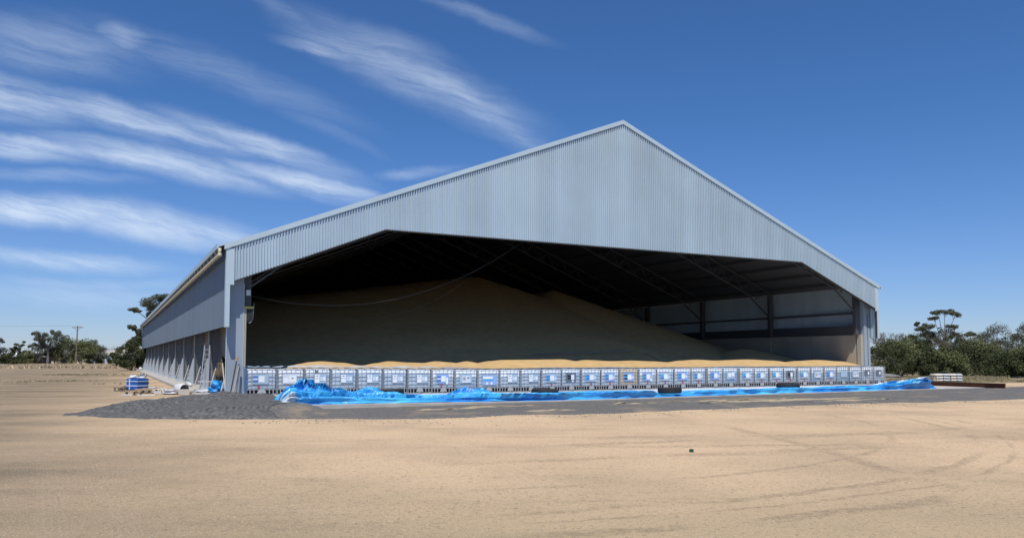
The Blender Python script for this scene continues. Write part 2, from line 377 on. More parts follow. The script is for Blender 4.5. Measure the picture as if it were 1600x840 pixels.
# fresh darker heap at the corner
HEAP = [(100, 656, 26), (125, 652, 26.2), (145, 644, 26.4), (172, 633.5, 26.8), (200, 627.5, 27.0), (232, 623, 27.2), (262, 621.5, 27.5), (290, 624, 27.9), (315, 620, 28.3), (333, 614, 28.8), (352, 609.5, 29.2), (372, 612, 29.6), (395, 618.5, 29.8), (420, 624, 29.2), (450, 631.5, 27.8), (480, 639, 26.4), (520, 646, 25)]
HP = [(at_depth(px, Y), Y, EYE-(py-559.3)/F*Y) for (px, py, Y) in HEAP]
def heap_z(X, Y):
    a = heap0(X, Y); px = 800+F*X/Y
    if px < 440+40*mn.noise((X, Y, 4)) and px > 118: a = max(a, gravel_z(X, Y)+.02) if gravel_z(X, Y) > -.06 else a
    return a
def heap0(X, Y):
    if X <= HP[0][0] or X >= HP[-1][0]: return -.2
    for (a, b) in zip(HP, HP[1:]):
        if a[0] <= X <= b[0]:
            k = (X-a[0])/(b[0]-a[0]); yc = a[1]+(b[1]-a[1])*k; zc = a[2]+(b[2]-a[2])*k; break
    yc += .25*mn.noise((X*.9, 1, 4))
    d = Y-yc; wf = max(2.4, yc-23.4)+.7*fbm(X*.8, 7, 2, 3); wb = 1.6
    q = max(0, 1-(-d if d < 0 else 0)/wf) if d < 0 else max(0, 1-d/wb)
    pr = (q**1.02)*(1-.15*q)/.85; pr = min(1, pr)
    n = fbm(X*1.1, Y*1.1, 3, 3)*.10*q*(1-q)*4 + .06*fbm(X*3.1, Y*3.1, 8, 5)*min(1, q*4)
    return -.06+(zc+.06)*pr+n
m = MB(); m.grid(190, 130, lambda i, j: (HP[0][0]-.3+(HP[-1][0]-HP[0][0]+.6)*i/189, 21.8+.083*j, heap_z(HP[0][0]-.3+(HP[-1][0]-HP[0][0]+.6)*i/189, 21.8+.083*j)))
m.f = [f for f in m.f if max(m.v[k][2] for k in f) > -.05]; m.mi = [0]*len(m.f)
o = m.build('gravel_heap', mat('fresh dark gravel', (.050, .051, .052), .9, col2=(.17, .168, .16), vscale=9, det=9, bump=.06, bscale=11, spec=.3)); tag(o, 'dark fresh gravel heap tipped at the left corner of the shed', 'gravel', kind='stuff')
# sandy spill over the gravel, thin tongues
m = MB()
for (px, py, rx, ry) in ((1245, 623.5, 5.0, .55), (1130, 624, 2.6, .25), (1330, 624, 2.2, .3), (760, 634.5, 2.2, .22), (700, 638, 1.2, .15), (990, 629, 1.4, .12), (860, 640, 1.4, .12)):
    g = G(px, py, .05); n = 48; b = len(m.v)
    zz = gravel_z(g.x, g.y)
    cc = Vector((g.x, g.y, 0)); 
    rings = 12
    pts = [(cc.x, cc.y, gravel_z(cc.x, cc.y)+.035)]
    for r in range(1, rings+1):
        for k in range(n):
            a = 2*pi*k/n; rr = r/rings*(1+.6*fbm(cos(a)*2+px, sin(a)*2, 3, 3))
            q = Vector((cos(a)*rx*rr, sin(a)*ry*rr, 0)); q = Matrix.Rotation(TH, 4, 'Z') @ q + cc
            pts.append((q.x, q.y, gravel_z(q.x, q.y)+.012+.06*fbm(q.x*1.3, q.y*3, 5, 3)-.02*(r/rings)**2))
    m.v += pts
    for k in range(n): m.face(b, b+1+k, b+1+(k+1) % n)
    for r in range(rings-1):
        for k in range(n):
            a0 = b+1+r*n; m.face(a0+k, a0+n+k, a0+n+(k+1) % n, a0+(k+1) % n)
o = m.build('spilled_grain', mat('spilled grain', (.37, .30, .19), .9, var=.2, vscale=5, bump=.02, bscale=20), sm=True); tag(o, 'tan streaks of spilled grain and sand lying over the dark gravel strip', 'spilled grain', kind='stuff')

rq = random.Random(77); m = MB()
for _ in range(5200):
    s_ = rq.uniform(-17, 40); t_ = front_t(s_)+rq.gauss(-.1, .7)
    t_ += .5*mn.noise((s_*1.5, 4, 4))-.15
    p = B(s_, t_)
    if mn.noise((s_*.8, t_*.8, 14)) < -.05: continue
    if p.x/p.y*F+800 < 300: continue
    r = rq.choice((.008, .012, .018, .024)); b = len(m.v); z = gz(p.x, p.y)
    for q_ in range(4): a_ = q_*pi/2+rq.random(); m.v.append((p.x+r*cos(a_), p.y+r*sin(a_), z))
    m.v.append((p.x, p.y, z+r*.9))
    for q_ in range(4): m.face(b+q_, b+(q_+1) % 4, b+4)
o = m.build('loose_stones', MATS['dark gravel']); tag(o, 'loose dark stones scattered outward from the gravel edge', 'gravel', kind='stuff')

# ================================================================== the shed
EV, RG, KN, SB = 6.54, 14.76, 7.75, 3.10
WD, LN = 41.05, 92.5
def rz(s): return EV + (RG-EV)*(1-abs(s-WD/2)/(WD/2))
def bz(s):
    a = min(s, WD-s); return KN if a >= 7.0 else KN-.404*(7.0-a)
shed = empty('grain_shed', B(0, 0), TH, label='huge open fronted grey steel grain shed with gabled corrugated front and dark interior', cat='shed')
def corr(s0, s1, pitch, amp, place, ztop, zbot):
    m = MB(); n = int(round((s1-s0)/pitch))
    xs_ = []
    for i in range(n):
        a = s0+(s1-s0)*i/n; p = (s1-s0)/n
        xs_ += [(a, 0), (a+p*.50, 0), (a+p*.58, amp), (a+p*.94, amp)]
    xs_.append((s1, 0))
    for (s, d) in xs_:
        m.v.append(place(s, d, zbot(s))); m.v.append(place(s, d, ztop(s)))
    for i in range(len(xs_)-1): m.face(2*i, 2*i+2, 2*i+3, 2*i+1)
    return m
corr(.28, WD-.28, .125, -.06, lambda s, d, z: (s, d, z), lambda s: rz(s)-.1, bz).build('front_cladding', M_zinc, shed)
# trims of the front
m = MB()
for (a, b) in ((-.12, WD/2), (WD/2, WD+.12)):
    y0, y1 = -.10, .12
    m.hexa([(a, y0, rz(a)-.13), (b, y0, rz(b)-.13), (b, y1, rz(b)-.13), (a, y1, rz(a)-.13), (a, y0, rz(a)+.10), (b, y0, rz(b)+.10), (b, y1, rz(b)+.10), (a, y1, rz(a)+.10)])
m.build('barge_flashing', M_trim, shed)
m = MB(); ps = [(.0, bz(0)), (7, KN), (WD-7, KN), (WD, bz(WD))]
for (a, b) in zip(ps, ps[1:]):
    m.hexa([(a[0], -.05, a[1]-.03), (b[0], -.05, b[1]-.03), (b[0], .16, b[1]-.03), (a[0], .16, a[1]-.03), (a[0], -.05, a[1]+.02), (b[0], -.05, b[1]+.02), (b[0], .16, b[1]+.02), (a[0], .16, a[1]+.02)])
m.build('drip_trim', mat('drip trim', (.05, .045, .04), .7), shed)
for sx in (0, WD):
    m = MB(); sg = 1 if sx == 0 else -1; a, b = sorted((sx-sg*.03, sx+sg*.30))
    m.box(a, b, -.06, -.03, bz(0)-.05, EV-.1)
    a, b = sorted((sx-sg*.035, sx+sg*.02)); m.box(a, b, -.058, .30, SB-.03, EV-.1)
    a, b = sorted((sx-sg*.03, sx+sg*.14)); m.box(a, b, -.056, -.03, SB-.03, bz(0)-.05)
    m.build('corner_flashing', M_trim, shed)
# side cladding, both sides
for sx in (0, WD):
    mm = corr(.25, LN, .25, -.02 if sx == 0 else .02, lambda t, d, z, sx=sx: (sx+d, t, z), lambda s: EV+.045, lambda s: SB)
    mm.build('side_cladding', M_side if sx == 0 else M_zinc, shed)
# roof (sheet with thickness) : two slopes
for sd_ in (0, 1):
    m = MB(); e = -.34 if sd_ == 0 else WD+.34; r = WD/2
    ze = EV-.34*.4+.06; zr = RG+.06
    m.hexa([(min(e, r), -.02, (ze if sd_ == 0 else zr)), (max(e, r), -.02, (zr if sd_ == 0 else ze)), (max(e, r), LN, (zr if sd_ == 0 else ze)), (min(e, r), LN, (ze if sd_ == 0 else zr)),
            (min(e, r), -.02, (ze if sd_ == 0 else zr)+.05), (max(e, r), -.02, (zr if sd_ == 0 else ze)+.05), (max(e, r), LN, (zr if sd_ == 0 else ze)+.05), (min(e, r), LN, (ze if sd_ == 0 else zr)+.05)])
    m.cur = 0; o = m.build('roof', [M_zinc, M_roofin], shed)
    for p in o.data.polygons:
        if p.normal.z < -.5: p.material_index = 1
# eave of the left side: fascia edge, brackets, cream gutter pipe
m = MB(); m.box(-.42, -.345, 0, LN, EV-.16, EV+.05); m.build('roof_edge', M_zinc, shed)
m = MB(); m.tube([(-.30, -.02, EV-.42), (-.30, LN, EV-.42)], .085, 8); m.tube([(-.30, .06, EV-.42), (-.30, .06, EV-.12)], .075, 8); m.build('gutter_pipe', M_cream, shed, True)
for k in range(60):
    t0 = 1.2+k*1.53; MB().box(-.36, -.04, t0, t0+.09, EV-.33, EV-.14).build('bracket', M_trim, shed)
MB().box(WD+.345, WD+.42, 0, LN, EV-.16, EV+.05).build('roof_edge', M_zinc, shed)
# front pillars
for (a, b) in ((.20, .80), (40.42, 40.98)):
    m = MB(); m.hexa([(a-.06 if a < 1 else a, .60, -.02), (b, .60, -.02), (b, 1.05, -.02), (a-.06 if a < 1 else a, 1.05, -.02), (a, .60, bz(.6)+.6), (b, .60, bz(.6)+.6), (b, 1.05, bz(.6)+.6), (a, 1.05, bz(.6)+.6)])
    m.build('front_pillar', M_pillar, shed)
# trim lines on pillars
MB().box(.800, .825, .58, .70, 0, 5.0).box(.10, .135, .585, .66, 0, 4.9).build('pillar_trim', M_trim, shed)
MB().box(40.985, 41.02, .1, .2, 3.1, 4.9).box(40.72, 40.76, .585, .6, 0, 4.7).build('pillar_trim', M_dsteel, shed)
# precast wall panels, left recessed, right
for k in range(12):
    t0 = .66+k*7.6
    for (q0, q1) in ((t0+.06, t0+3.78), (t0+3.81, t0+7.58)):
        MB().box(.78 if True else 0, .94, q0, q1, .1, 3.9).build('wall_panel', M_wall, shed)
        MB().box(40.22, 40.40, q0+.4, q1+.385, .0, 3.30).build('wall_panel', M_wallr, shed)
MB().box(.79, .93, .62, .70, .05, 3.9).build('wall_end', M_wallr, shed)
MB().box(40.20, 40.42, .70, 1.02, .0, 3.32).build('wall_end', M_wallr, shed)
# dark strips put in as shade between panel top and side sheet
MB().box(.70, .78, 1.1, LN-.1, 3.9, 4.3).build('gap_shade_strip', M_dsteel, shed)
MB().box(40.30, 40.46, 1.1, LN-.1, 3.32, 3.95).build('gap_shade_strip', M_dsteel, shed)  # dark colour stands in for the shaded setback above the right panels
for zg in (4.75,): MB().box(40.72, 40.90, 1.1, LN-.1, zg, zg+.12).build('girt', M_dsteel, shed)
for zg in (4.4, 5.5): MB().box(.08, .22, 1.1, LN-.1, zg, zg+.12).build('girt', M_dsteel, shed)
# left side columns with flared feet + raking props
for k in range(0, 13):
    t0 = .8+7.6*k if k else .95
    if k:
        m = MB(); m.hexa([(.30, t0-.03, .15), (.76, t0-.03, .15), (.76, t0+.05, .15), (.30, t0+.05, .15), (.30, t0-.03, 3.6), (.76, t0-.03, 3.6), (.76, t0+.05, 3.6), (.30, t0+.05, 3.6)])
        m.box(.24, .30, t0-.12, t0+.14, .15, 3.6)
        m.build('column', M_steel, shed)
        m = MB(); m.hexa([(-.22, t0+.0, .15), (.235, t0+.0, .15), (.235, t0+.04, .15), (-.22, t0+.04, .15), (.18, t0+.0, 1.75), (.235, t0+.0, 1.75), (.235, t0+.04, 1.75), (.18, t0+.04, 1.75)])
        m.box(-.26, .30, t0-.2, t0+.24, .17, .20)
        for zz in (.45, .75, 1.0): m.box(-.14, -.02, t0-.03, t0-.005, zz, zz+.05)
        m.build('column_foot', mat('sunlit galvanised', (.50, .55, .60), .4, .3), shed)  # feet coloured brighter as sunlit, columns darker as shaded
    for q in (1.3, 5.6):
        if k == 12: continue
        MB().tube([(.12, t0+q, .17), (.72, t0+q+.9, 2.0)], .035, 6).build('raking_prop', mat('dull prop steel', (.42, .41, .38), .5, .3), shed)
# far end wall
m = MB(); g_ = .055; m.v = [(0, LN, 0), (WD, LN, 0), (WD, LN, EV+g_), (WD/2, LN, RG+g_), (0, LN, EV+g_), (0, LN-.1, 0), (WD, LN-.1, 0), (WD, LN-.1, EV+g_), (WD/2, LN-.1, RG+g_), (0, LN-.1, EV+g_)]
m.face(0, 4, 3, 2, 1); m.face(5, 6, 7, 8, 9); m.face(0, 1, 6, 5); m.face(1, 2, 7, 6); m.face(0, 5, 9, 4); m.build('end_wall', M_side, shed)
# trusses
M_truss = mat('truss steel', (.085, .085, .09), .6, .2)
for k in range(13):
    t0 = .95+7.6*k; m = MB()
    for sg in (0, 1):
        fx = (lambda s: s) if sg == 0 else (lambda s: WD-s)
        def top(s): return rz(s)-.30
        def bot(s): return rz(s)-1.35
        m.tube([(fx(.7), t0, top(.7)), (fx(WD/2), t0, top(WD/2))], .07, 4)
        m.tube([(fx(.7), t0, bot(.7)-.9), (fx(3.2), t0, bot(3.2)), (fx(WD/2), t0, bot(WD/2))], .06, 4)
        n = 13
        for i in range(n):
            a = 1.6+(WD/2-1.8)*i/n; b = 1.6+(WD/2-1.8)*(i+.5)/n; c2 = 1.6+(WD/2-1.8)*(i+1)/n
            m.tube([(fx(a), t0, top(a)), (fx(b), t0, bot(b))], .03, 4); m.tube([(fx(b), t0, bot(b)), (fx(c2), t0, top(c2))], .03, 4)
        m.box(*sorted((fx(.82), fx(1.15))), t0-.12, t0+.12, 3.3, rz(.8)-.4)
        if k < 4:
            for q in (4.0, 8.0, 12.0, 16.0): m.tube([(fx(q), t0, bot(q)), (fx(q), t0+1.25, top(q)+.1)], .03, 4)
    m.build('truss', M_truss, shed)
for sg in (0, 1):
    for i in range(14):
        s_ = 1.0+i*1.47; s_ = s_ if sg == 0 else WD-s_
        MB().box(s_-.04, s_+.04, .2, LN-.2, rz(s_)-.18, rz(s_)-.02).build('purlin', M_truss, shed)
# small lamps/brackets
M_plshade = mat('plate shade black', (.02, .02, .022), .7)
lampo = empty('floodlight', B(.98, .55, 4.80), TH, label='small white floodlight hanging at the top of the left pillar', cat='floodlight')
MB().box(-.09, .09, -.04, .04, -.32, -.08).build('lamp_head', M_white, lampo); MB().tube([(0, .02, -.08), (0, .02, .15)], .02, 5).build('stem', M_dsteel, lampo)
br = empty('yellow_bracket', B(.84, .62, 3.75), TH, label='dark hanging bracket with a yellow band on the left pillar edge', cat='bracket')
MB().box(0, .40, 0, .06, .16, .26).build('band', M_yellow, br)
m = MB(); m.tube([(.40, .03, .40), (.38, .03, 0), (.36, .03, -.32), (.26, .03, -.45), (.2, .03, -.46)], .016, 6); m.build('hook', M_steel, br)
MB().box(.0, .36, .01, .05, -.36, .15).build('backing_plate', M_plshade, br)  # plate blackened to look out of the sun

# cables hanging inside
def cable(name, label, p0, p1, sag, r=.008):
    a, b = Vector(p0), Vector(p1); pts = []
    for i in range(33):
        u = i/32; p = a.lerp(b, u); p.z -= sag*4*u*(1-u); pts.append(p)
    o = MB().tube(pts, r, 4).build(name, mat('cable grey', (.10, .10, .095), .8)); tag(o, label, 'cable', 'cables sagging inside the shed'); return o
def at(px, py, Y): return Vector(((px-800)/F*Y, Y, EYE-(py-559.3)/F*Y))
pA, pB = at(387, 461, 34.6), at(812, 380, 41.5); cable('cable', 'long pale cable sagging from the left pillar to the middle of the gable', pA, pB, 1.55)
cable('cable', 'short faint cable drooping in front of the grain peak', at(545, 497, 40), at(737, 430, 46), .75, .006)

# ================================================================== grain
CREST = [(386, 577), (440, 574.5), (460, 568), (478, 565), (495, 563.8), (530, 566), (563, 570.5), (585, 567), (605, 564), (640, 566), (660, 566.5), (680, 564), (700, 565.5), (712, 566.8), (727, 564), (745, 566.8), (765, 563.5), (785, 561.8), (830, 561.5), (875, 561), (898, 563.8), (912, 562), (955, 563.8), (985, 563), (1015, 564), (1040, 565.5), (1060, 563), (1085, 561.5), (1112, 562.8), (1165, 561.2), (1200, 562.8), (1222, 565.5), (1240, 563.5), (1262, 562), (1290, 564), (1310, 567.5), (1330, 572), (1345, 576)]
CS = []
for (px, py) in CREST:
    u = (px-800)/F; tt0 = 2.9; s_c = (u*(Y0+CT*tt0)-X0+ST*tt0)/(CT-u*ST); Yc = Y0+ST*s_c+CT*tt0
    CS.append((s_c, EYE-(py-559.3)/F*Yc))
def crest(s):
    if s <= CS[0][0]: return CS[0][1]
    for (a, b) in zip(CS, CS[1:]):
        if a[0] <= s <= b[0]: return a[1]+(b[1]-a[1])*smooth((s-a[0])/(b[0]-a[0]))
    return CS[-1][1]
def grain_z(s, t):
    cz = crest(s); tk = max(1.2, .93*(bz(s)-cz)/2.1)
    if t <= 2.9: base = min(1.2, cz)+(cz-min(1.2, cz))*smooth((t-.45)/(min(tk, 2.7)-.45))**.8
    else: base = max(1.55, cz)*(1-math.exp(-(t-2.9)*1.2))+cz*math.exp(-(t-2.9)*1.2)+.39*(t-2.9)-.12*smooth((t-2.9)/.5)*(1-smooth((t-4.5)/3))
    c1 = 8.05 - .385*hypot((s-20.6)*(.38 if s < 20.6 else .80), min(0, t-19.5))
    c2 = 7.05 - .40*hypot((s-26.3)*(1 if s < 26.3 else .82), min(0, t-17.5))
    if t > 22: c2 -= (t-22)*.12
    c4 = 2.5-.30*hypot((s-35.2)*.62, t-6.5)
    z = min(max(c1, c2, c4), base)
    z = max(z, base if t <= 2.9 else cz-.38*(t-2.9))
    z += .03*fbm(s*.5, t*.5, 2, 3)*smooth((t-2.5)/4)
    return max(z, .05)
m = MB(); ts = [.72+.11*i for i in range(50)]+[6.2+.45*i for i in range(60)]+[34+2*i for i in range(28)]
m.grid(220, len(ts), lambda i, j: B(.95+39.25*i/219, ts[j], grain_z(.95+39.25*i/219, ts[j])))
M_grain = mat('wheat grain', (.53, .365, .175), .9, var=.10, vscale=2.5, bump=.006, bscale=60, spec=.15)
o = m.build('grain_heap', M_grain, sm=True); tag(o, 'huge heap of golden grain filling the shed behind the tank row', 'grain', kind='stuff')
def on_grain(px, t):
    # place by photo column at depth t behind the front line
    u = (px-800)/F; s = (u*(Y0+CT*t)-X0+ST*t)/(CT-u*ST); return s
s0, s1 = on_grain(830, 3.6), on_grain(990, 4.2)
pts = [B(s0+(s1-s0)*k/6, 3.6+.6*k/6, grain_z(s0+(s1-s0)*k/6, 3.6+.6*k/6)+.07) for k in range(7)]
o = MB().tube([pts[0]+Vector((0, 0, .06)), pts[-1]+Vector((0, 0, .18))], .03, 6).build('pole', M_steel); tag(o, 'long thin pale pole lying across the shaded grain', 'pole', 'poles lying on the grain')
s0, s1 = on_grain(1008, 4.4), on_grain(1030, 3.3)
o = MB().tube([B(s0, 4.4, grain_z(s0, 4.4)+.05), B(s1, 3.3, grain_z(s1, 3.3)+.05)], .02, 6).build('pole', M_steel); tag(o, 'short slanting pole half buried in the grain beside the long one', 'pole', 'poles lying on the grain')

# ================================================================== caged tanks
M_cage = mat('cage tube', (.42, .44, .47), .5, .3)
M_bot = mat('clear white bottle', (.86, .90, .93), .35, var=.03, vscale=6)
M_fill = mat('filled bottle', (.47, .555, .64), .3, var=.12, vscale=7)
M_fillb = mat('filled bluish bottle', (.33, .49, .64), .3, var=.12, vscale=7)
M_beige = mat('yellowed bottle', (.72, .58, .42), .4, var=.05, vscale=6)
M_beigef = mat('yellowed filled bottle', (.55, .43, .32), .4, var=.08, vscale=6)
M_plate = mat('tin plate', (.40, .52, .63), .45, .1)
M_plateb = mat('blue tin plate', (.27, .42, .74), .45)
M_dplate = mat('dark tin plate', (.13, .16, .19), .5)
M_stk = mat('white sticker', (.80, .83, .86), .6)
M_stb = mat('blue sticker', (.07, .19, .50), .6)
M_stl = mat('light blue sticker', (.05, .42, .80), .6)
M_stk2 = mat('pale sticker', (.62, .68, .76), .6)
M_ink = mat('black ink', (.03, .03, .035), .6)
M_pal = mat('black plastic and pallet shade', (.02, .02, .022), .7)
M_valve = mat('grey valve', (.40, .42, .43), .5)
M_brownp = mat('brown scrap', (.14, .09, .05), .8)
W2 = .575
_meshes = {}
def part(key, name, builder, m, parent, sm=False):
    if key not in _meshes:
        o = builder().build(name, m, None, sm); _meshes[key] = o.data
        if key.startswith('bottle'):
            o.parent = parent; bevel(o, .05, 3)
            for p in o.data.polygons: p.use_smooth = True
            return o
        o.parent = parent; return o
    o = bpy.data.objects.new(name, _meshes[key]); COL.objects.link(o); o.parent = parent; return o
def bottle_mb():
    m = MB(); return m
def bottle_obj(kind, parent, lv=.885):
    ms = {'w': [M_bot, M_fill], 'b': [M_bot, M_fillb], 'y': [M_beige, M_beigef]}[kind]
    key = 'bot'+kind+str(lv)
    if key not in _meshes:
        o = MB().box(-W2+.02, W2-.02, -.485, .485, .24, 1.12).build('bottle', ms, parent); 
        bm = bmesh.new(); bm.from_mesh(o.data)
        bmesh.ops.bevel(bm, geom=bm.edges[:], offset=.07, segments=3, affect='EDGES', profile=.5)
        for zc in (.50, .70, lv):
            bmesh.ops.bisect_plane(bm, geom=bm.verts[:]+bm.edges[:]+bm.faces[:], plane_co=(0, 0, zc), plane_no=(0, 0, 1))
        for f in bm.faces:
            f.smooth = True; f.material_index = 1 if f.calc_center_median().z < lv else 0
        bm.to_mesh(o.data); bm.free(); _meshes[key] = o.data; return o
    o = bpy.data.objects.new('bottle', _meshes[key]); COL.objects.link(o); o.parent = parent; return o
def cage_mb():
    m = MB(); r = .008
    xs_ = [-W2, -.40, -.20, 0, .20, .40, W2]
    for sy in (-.5, .5):
        for z in (.26, .44, .62, .79, .96): m.box(-W2, W2, sy-r, sy+r, z-r*.8, z+r*.8)
        for x in xs_: m.box(x-.009, x+.009, sy-r-.0171*(1 if sy < 0 else -1), sy+r-.017*(1 if sy < 0 else -1), .24, 1.13)
        m.box(-W2-.005, W2+.005, sy-.012, sy+.012, 1.13, 1.155)
    for sx in (-W2, W2):
        for z in (.26, .43, .61, .78, .94, 1.06): m.box(sx-r, sx+r, -.48, .48, z-r, z+r)
        for y in (-.3, -.1, .1, .3): m.box(sx-r+.018, sx+r+.02, y-r, y+r, .24, 1.13)
        m.box(sx-.018, sx+.018, -.48, .48, 1.121, 1.158)
        for sy in (-.5, .5): m.box(sx-.011, sx+.011, sy-.011, sy+.011, .06, 1.12)
    for x in (-.27, .27): m.box(x-.02, x+.02, -.52, .52, 1.16, 1.18)
    return m
def pallet_mb():
    m = MB(); m.cur = 0; m.box(-.55, .55, -.44, .46, .06, .225)          # black block paints the shade in the gap below the bottle
    m.cur = 1
    for x in (-.45, -.30, .30, .45): m.box(x-.016, x+.016, -.515, -.485, .06, .26)
    m.box(-.57, .57, -.52, -.47, .0, .045); m.box(-.57, .57, .46, .51, .0, .045)
    m.box(-.57, .57, -.51, .51, .225, .243)
    for sx in (-.56, 0, .56): m.box(sx-.045, sx+.045, -.46, .455, .0, .06)
    return m
def outlet_mb():
    m = MB(); pts = [(.17*cos(a), 0, .10+.2*max(0, sin(a))) for a in [pi*k/10 for k in range(11)]]
    b = len(m.v)
    for (x, y, z) in pts: m.v.append((x, -.515, z-.02)); m.v.append((x*.8, -.47, z-.02))
    for i in range(10): m.face(b+2*i, b+2*i+1, b+2*i+3, b+2*i+2)
    m.face(*[b+2*i for i in range(11)][::-1]); return m
def disk(r, y, x, z, n=10, th=.02):
    m = MB(); b = 0
    for k in range(n): m.v.append((x+r*cos(2*pi*k/n), y, z+r*sin(2*pi*k/n)))
    for k in range(n): m.v.append((x+r*cos(2*pi*k/n), y+th, z+r*sin(2*pi*k/n)))
    m.face(*range(n)); m.face(*range(2*n-1, n-1, -1))
    for k in range(n): m.face(k, k+n, (k+1) % n+n, (k+1) % n)
    return m
def stk(pl, boxes, m):
    for (x0, x1, z0, z1, mm) in boxes: MB().box(x0, x1, -.541, -.532, z0, z1).build('sticker', mm, pl)
TB = [386.4,434.4,477,518.1,559,599.4,637.5,675,711.2,746.6,780.9,813.8,846.1,877.5,908,938.8,967.8,997.5,1025.2,1052.5,1079.1,1104.2,1129.2,1154.2,1177.7,1201,1223,1244.8,1266,1287,1306.6,1326,1344,1362,1381]
KIND = ['A','B','C','C','C','C','C','A2','Bb','D','C','C','A','K','A','A','Y','A2','AL','A','A','A','T','AL','A','AL','K','AL','Bb','A','P','Bb','N','N']
CAPS = {1:'r',8:'r',13:'r',15:'r',16:'r',18:'r',19:'r',20:'r',21:'r',22:'r',24:'o',25:'r',26:'r',27:'r',28:'r',30:'r',32:'o'}
ORD = ['First','Second','Third','Fourth','Fifth','Sixth','Seventh','Eighth','Ninth','Tenth','Eleventh','Twelfth','Thirteenth','Fourteenth','Fifteenth','Sixteenth','Seventeenth','Eighteenth','Nineteenth','Twentieth','Twenty-first','Twenty-second','Twenty-third','Twenty-fourth','Twenty-fifth','Twenty-sixth','Twenty-seventh','Twenty-eighth','Twenty-ninth','Thirtieth','Thirty-first','Thirty-second','Thirty-third','Thirty-fourth']
DESC = {'A':'blue and white placard','A2':'blue placard and hanging white tag','AL':'light blue and white placard','B':'broad white placard','Bb':'bluish water and white placard','C':'pale placard of small white sheets','D':'wide blue placard with two round symbols','K':'black and white placard','Y':'yellowed plastic','T':'two loose white sheets on blue plate','P':'plain grey blue plate','N':'dark plate and small sticker'}
FIX = {2:'Second caged tank from the left pillar, with the tarp bundle peak before it', 3:'Third caged tank from the left pillar, with brown scrap patch at its top', 17:'Yellowed caged tank, the only beige one, midway along the row', 31:'Caged tank with plain grey blue plate, fourth from the right end', 23:'Caged tank with two loose white sheets, twelfth from the right end', 34:'Caged tank at the far right end of the row, beside the open ground', 33:'Second caged tank from the right end, with dark plate and small sticker', 10:'Tenth caged tank from the left pillar, with wide blue placard, two round symbols'}
rnd = random.Random(4)
for i in range(34):
    k = KIND[i]
    uc = lambda px, tt_: (((px-800)/F)*(Y0+CT*tt_)-X0+ST*tt_)/(CT-((px-800)/F)*ST)
    tf = -.22-.24*i/33
    sa, sb = uc(TB[i], tf), uc(TB[i+1], tf); sc = (sa+sb)/2; wdt = sb-sa
    j = rnd.uniform(-.03, .03)
    lab = FIX.get(i+1) or f'{ORD[i]} caged tank from the left pillar, with {DESC[k]}'
    t = empty('caged_tank', B(sc, tf+.5+j*2, zs(sc)), TH+j, label=lab, cat='liquid tank', group='row of caged white tanks walling in the grain')
    t.scale = (min(1.06, max(.97, (wdt-.025)/1.175)), 1, .985+rnd.uniform(-.004, .012))
    bk = 'y' if k == 'Y' else ('b' if k in ('Bb', 'T', 'P') else 'w')
    bottle_obj(bk, t, rnd.choice((.885, .885, .93, .83, .76)) if i else .885)
    part('cage', 'cage', cage_mb, M_cage, t)
    part('pallet', 'pallet', pallet_mb, [M_pal, M_cage], t)
    part('outlet', 'outlet_recess', outlet_mb, M_valve, t)
    part('valve', 'valve', lambda: MB().box(-.05, .05, -.55, -.50, .05, .14).box(-.02, .10, -.57, -.55, .11, .14), M_valve, t)
    part('lid', 'lid', lambda: MB().lathe([(.001, 1.15), (.09, 1.15), (.09, 1.10)], 12), M_pal, t)
    pm = {'A': M_plateb if i > 10 and i % 2 else M_plate, 'A2': M_plateb, 'AL': M_plate, 'B': M_stk2, 'Bb': M_plate, 'C': M_plate, 'D': M_plateb, 'K': M_dplate, 'Y': M_plateb, 'T': M_plate, 'P': M_plate, 'N': M_dplate}[k]
    dz = rnd.uniform(-.01, .01)
    if k == 'C': x0, x1, z0, z1 = -.16, .38, .50, .90
    elif k == 'D': x0, x1, z0, z1 = -.36, .40, .38, .86
    elif k == 'P': x0, x1, z0, z1 = -.28, .32, .50, .92
    else: x0, x1, z0, z1 = -.36, .26, .48, .92
    if k == 'N': x0, x1, z0, z1 = -.30, .20, .58, .92
    pl = MB().box(x0, x1, -.532, -.523, z0+dz, z1+dz).build('placard', pm, t)
    bx_ = []
    if k in ('A', 'A2', 'AL', 'Y'):
        bb = M_stl if k == 'AL' else M_stb
        if k == 'Y': bb = M_ink
        bx_ = [(-.345, -.15, .74, .83, bb), (-.345, -.15, .56, .66, M_stb if k != 'Y' else M_ink), (-.345, -.15, .665, .735, M_stl if i > 8 else M_stk2), (-.13, .10, .56, .83, M_stk)]
        if i > 10: bx_.append((.12, .24, .60, .74, M_stk2))
        if k == 'A2': bx_.append((.12, .23, .44, .76, M_stk))
    elif k == 'B': bx_ = [(-.33, -.1, .52, .74, M_stk), (-.08, .22, .55, .83, M_stk), (.02, .10, .70, .75, M_ink)]
    elif k == 'Bb': bx_ = [(-.24, .18, .50, .84, M_stk2), (.02, .14, .70, .76, M_dplate), (-.2, -.06, .62, .78, M_stk)]
    elif k == 'C': bx_ = [(-.145, .07, .52, .70, M_stk), (-.145, .07, .72, .88, M_stk), (-.08, .0, .80, .84, M_dplate), (.10, .21, .60, .78, M_stk2), (.23, .34, .60, .78, M_stk)]
    elif k == 'D': bx_ = [(-.33, .18, .68, .80, M_stk), (-.33, .18, .60, .655, M_stl)]
    elif k == 'K': bx_ = [(-.26, -.06, .60, .82, M_ink), (-.04, .14, .58, .84, M_stk), (.0, .12, .46, .53, M_stk)]
    elif k == 'T': bx_ = [(-.24, -.03, .62, .84, M_stk), (.02, .22, .66, .88, M_stk), (-.1, .2, .50, .57, M_plateb)]
    elif k == 'N': bx_ = [(-.02, .10, .64, .84, M_stk), (-.02, .06, .52, .565, M_stk)] if i == 32 else [(-.03, .10, .66, .84, M_stk)]
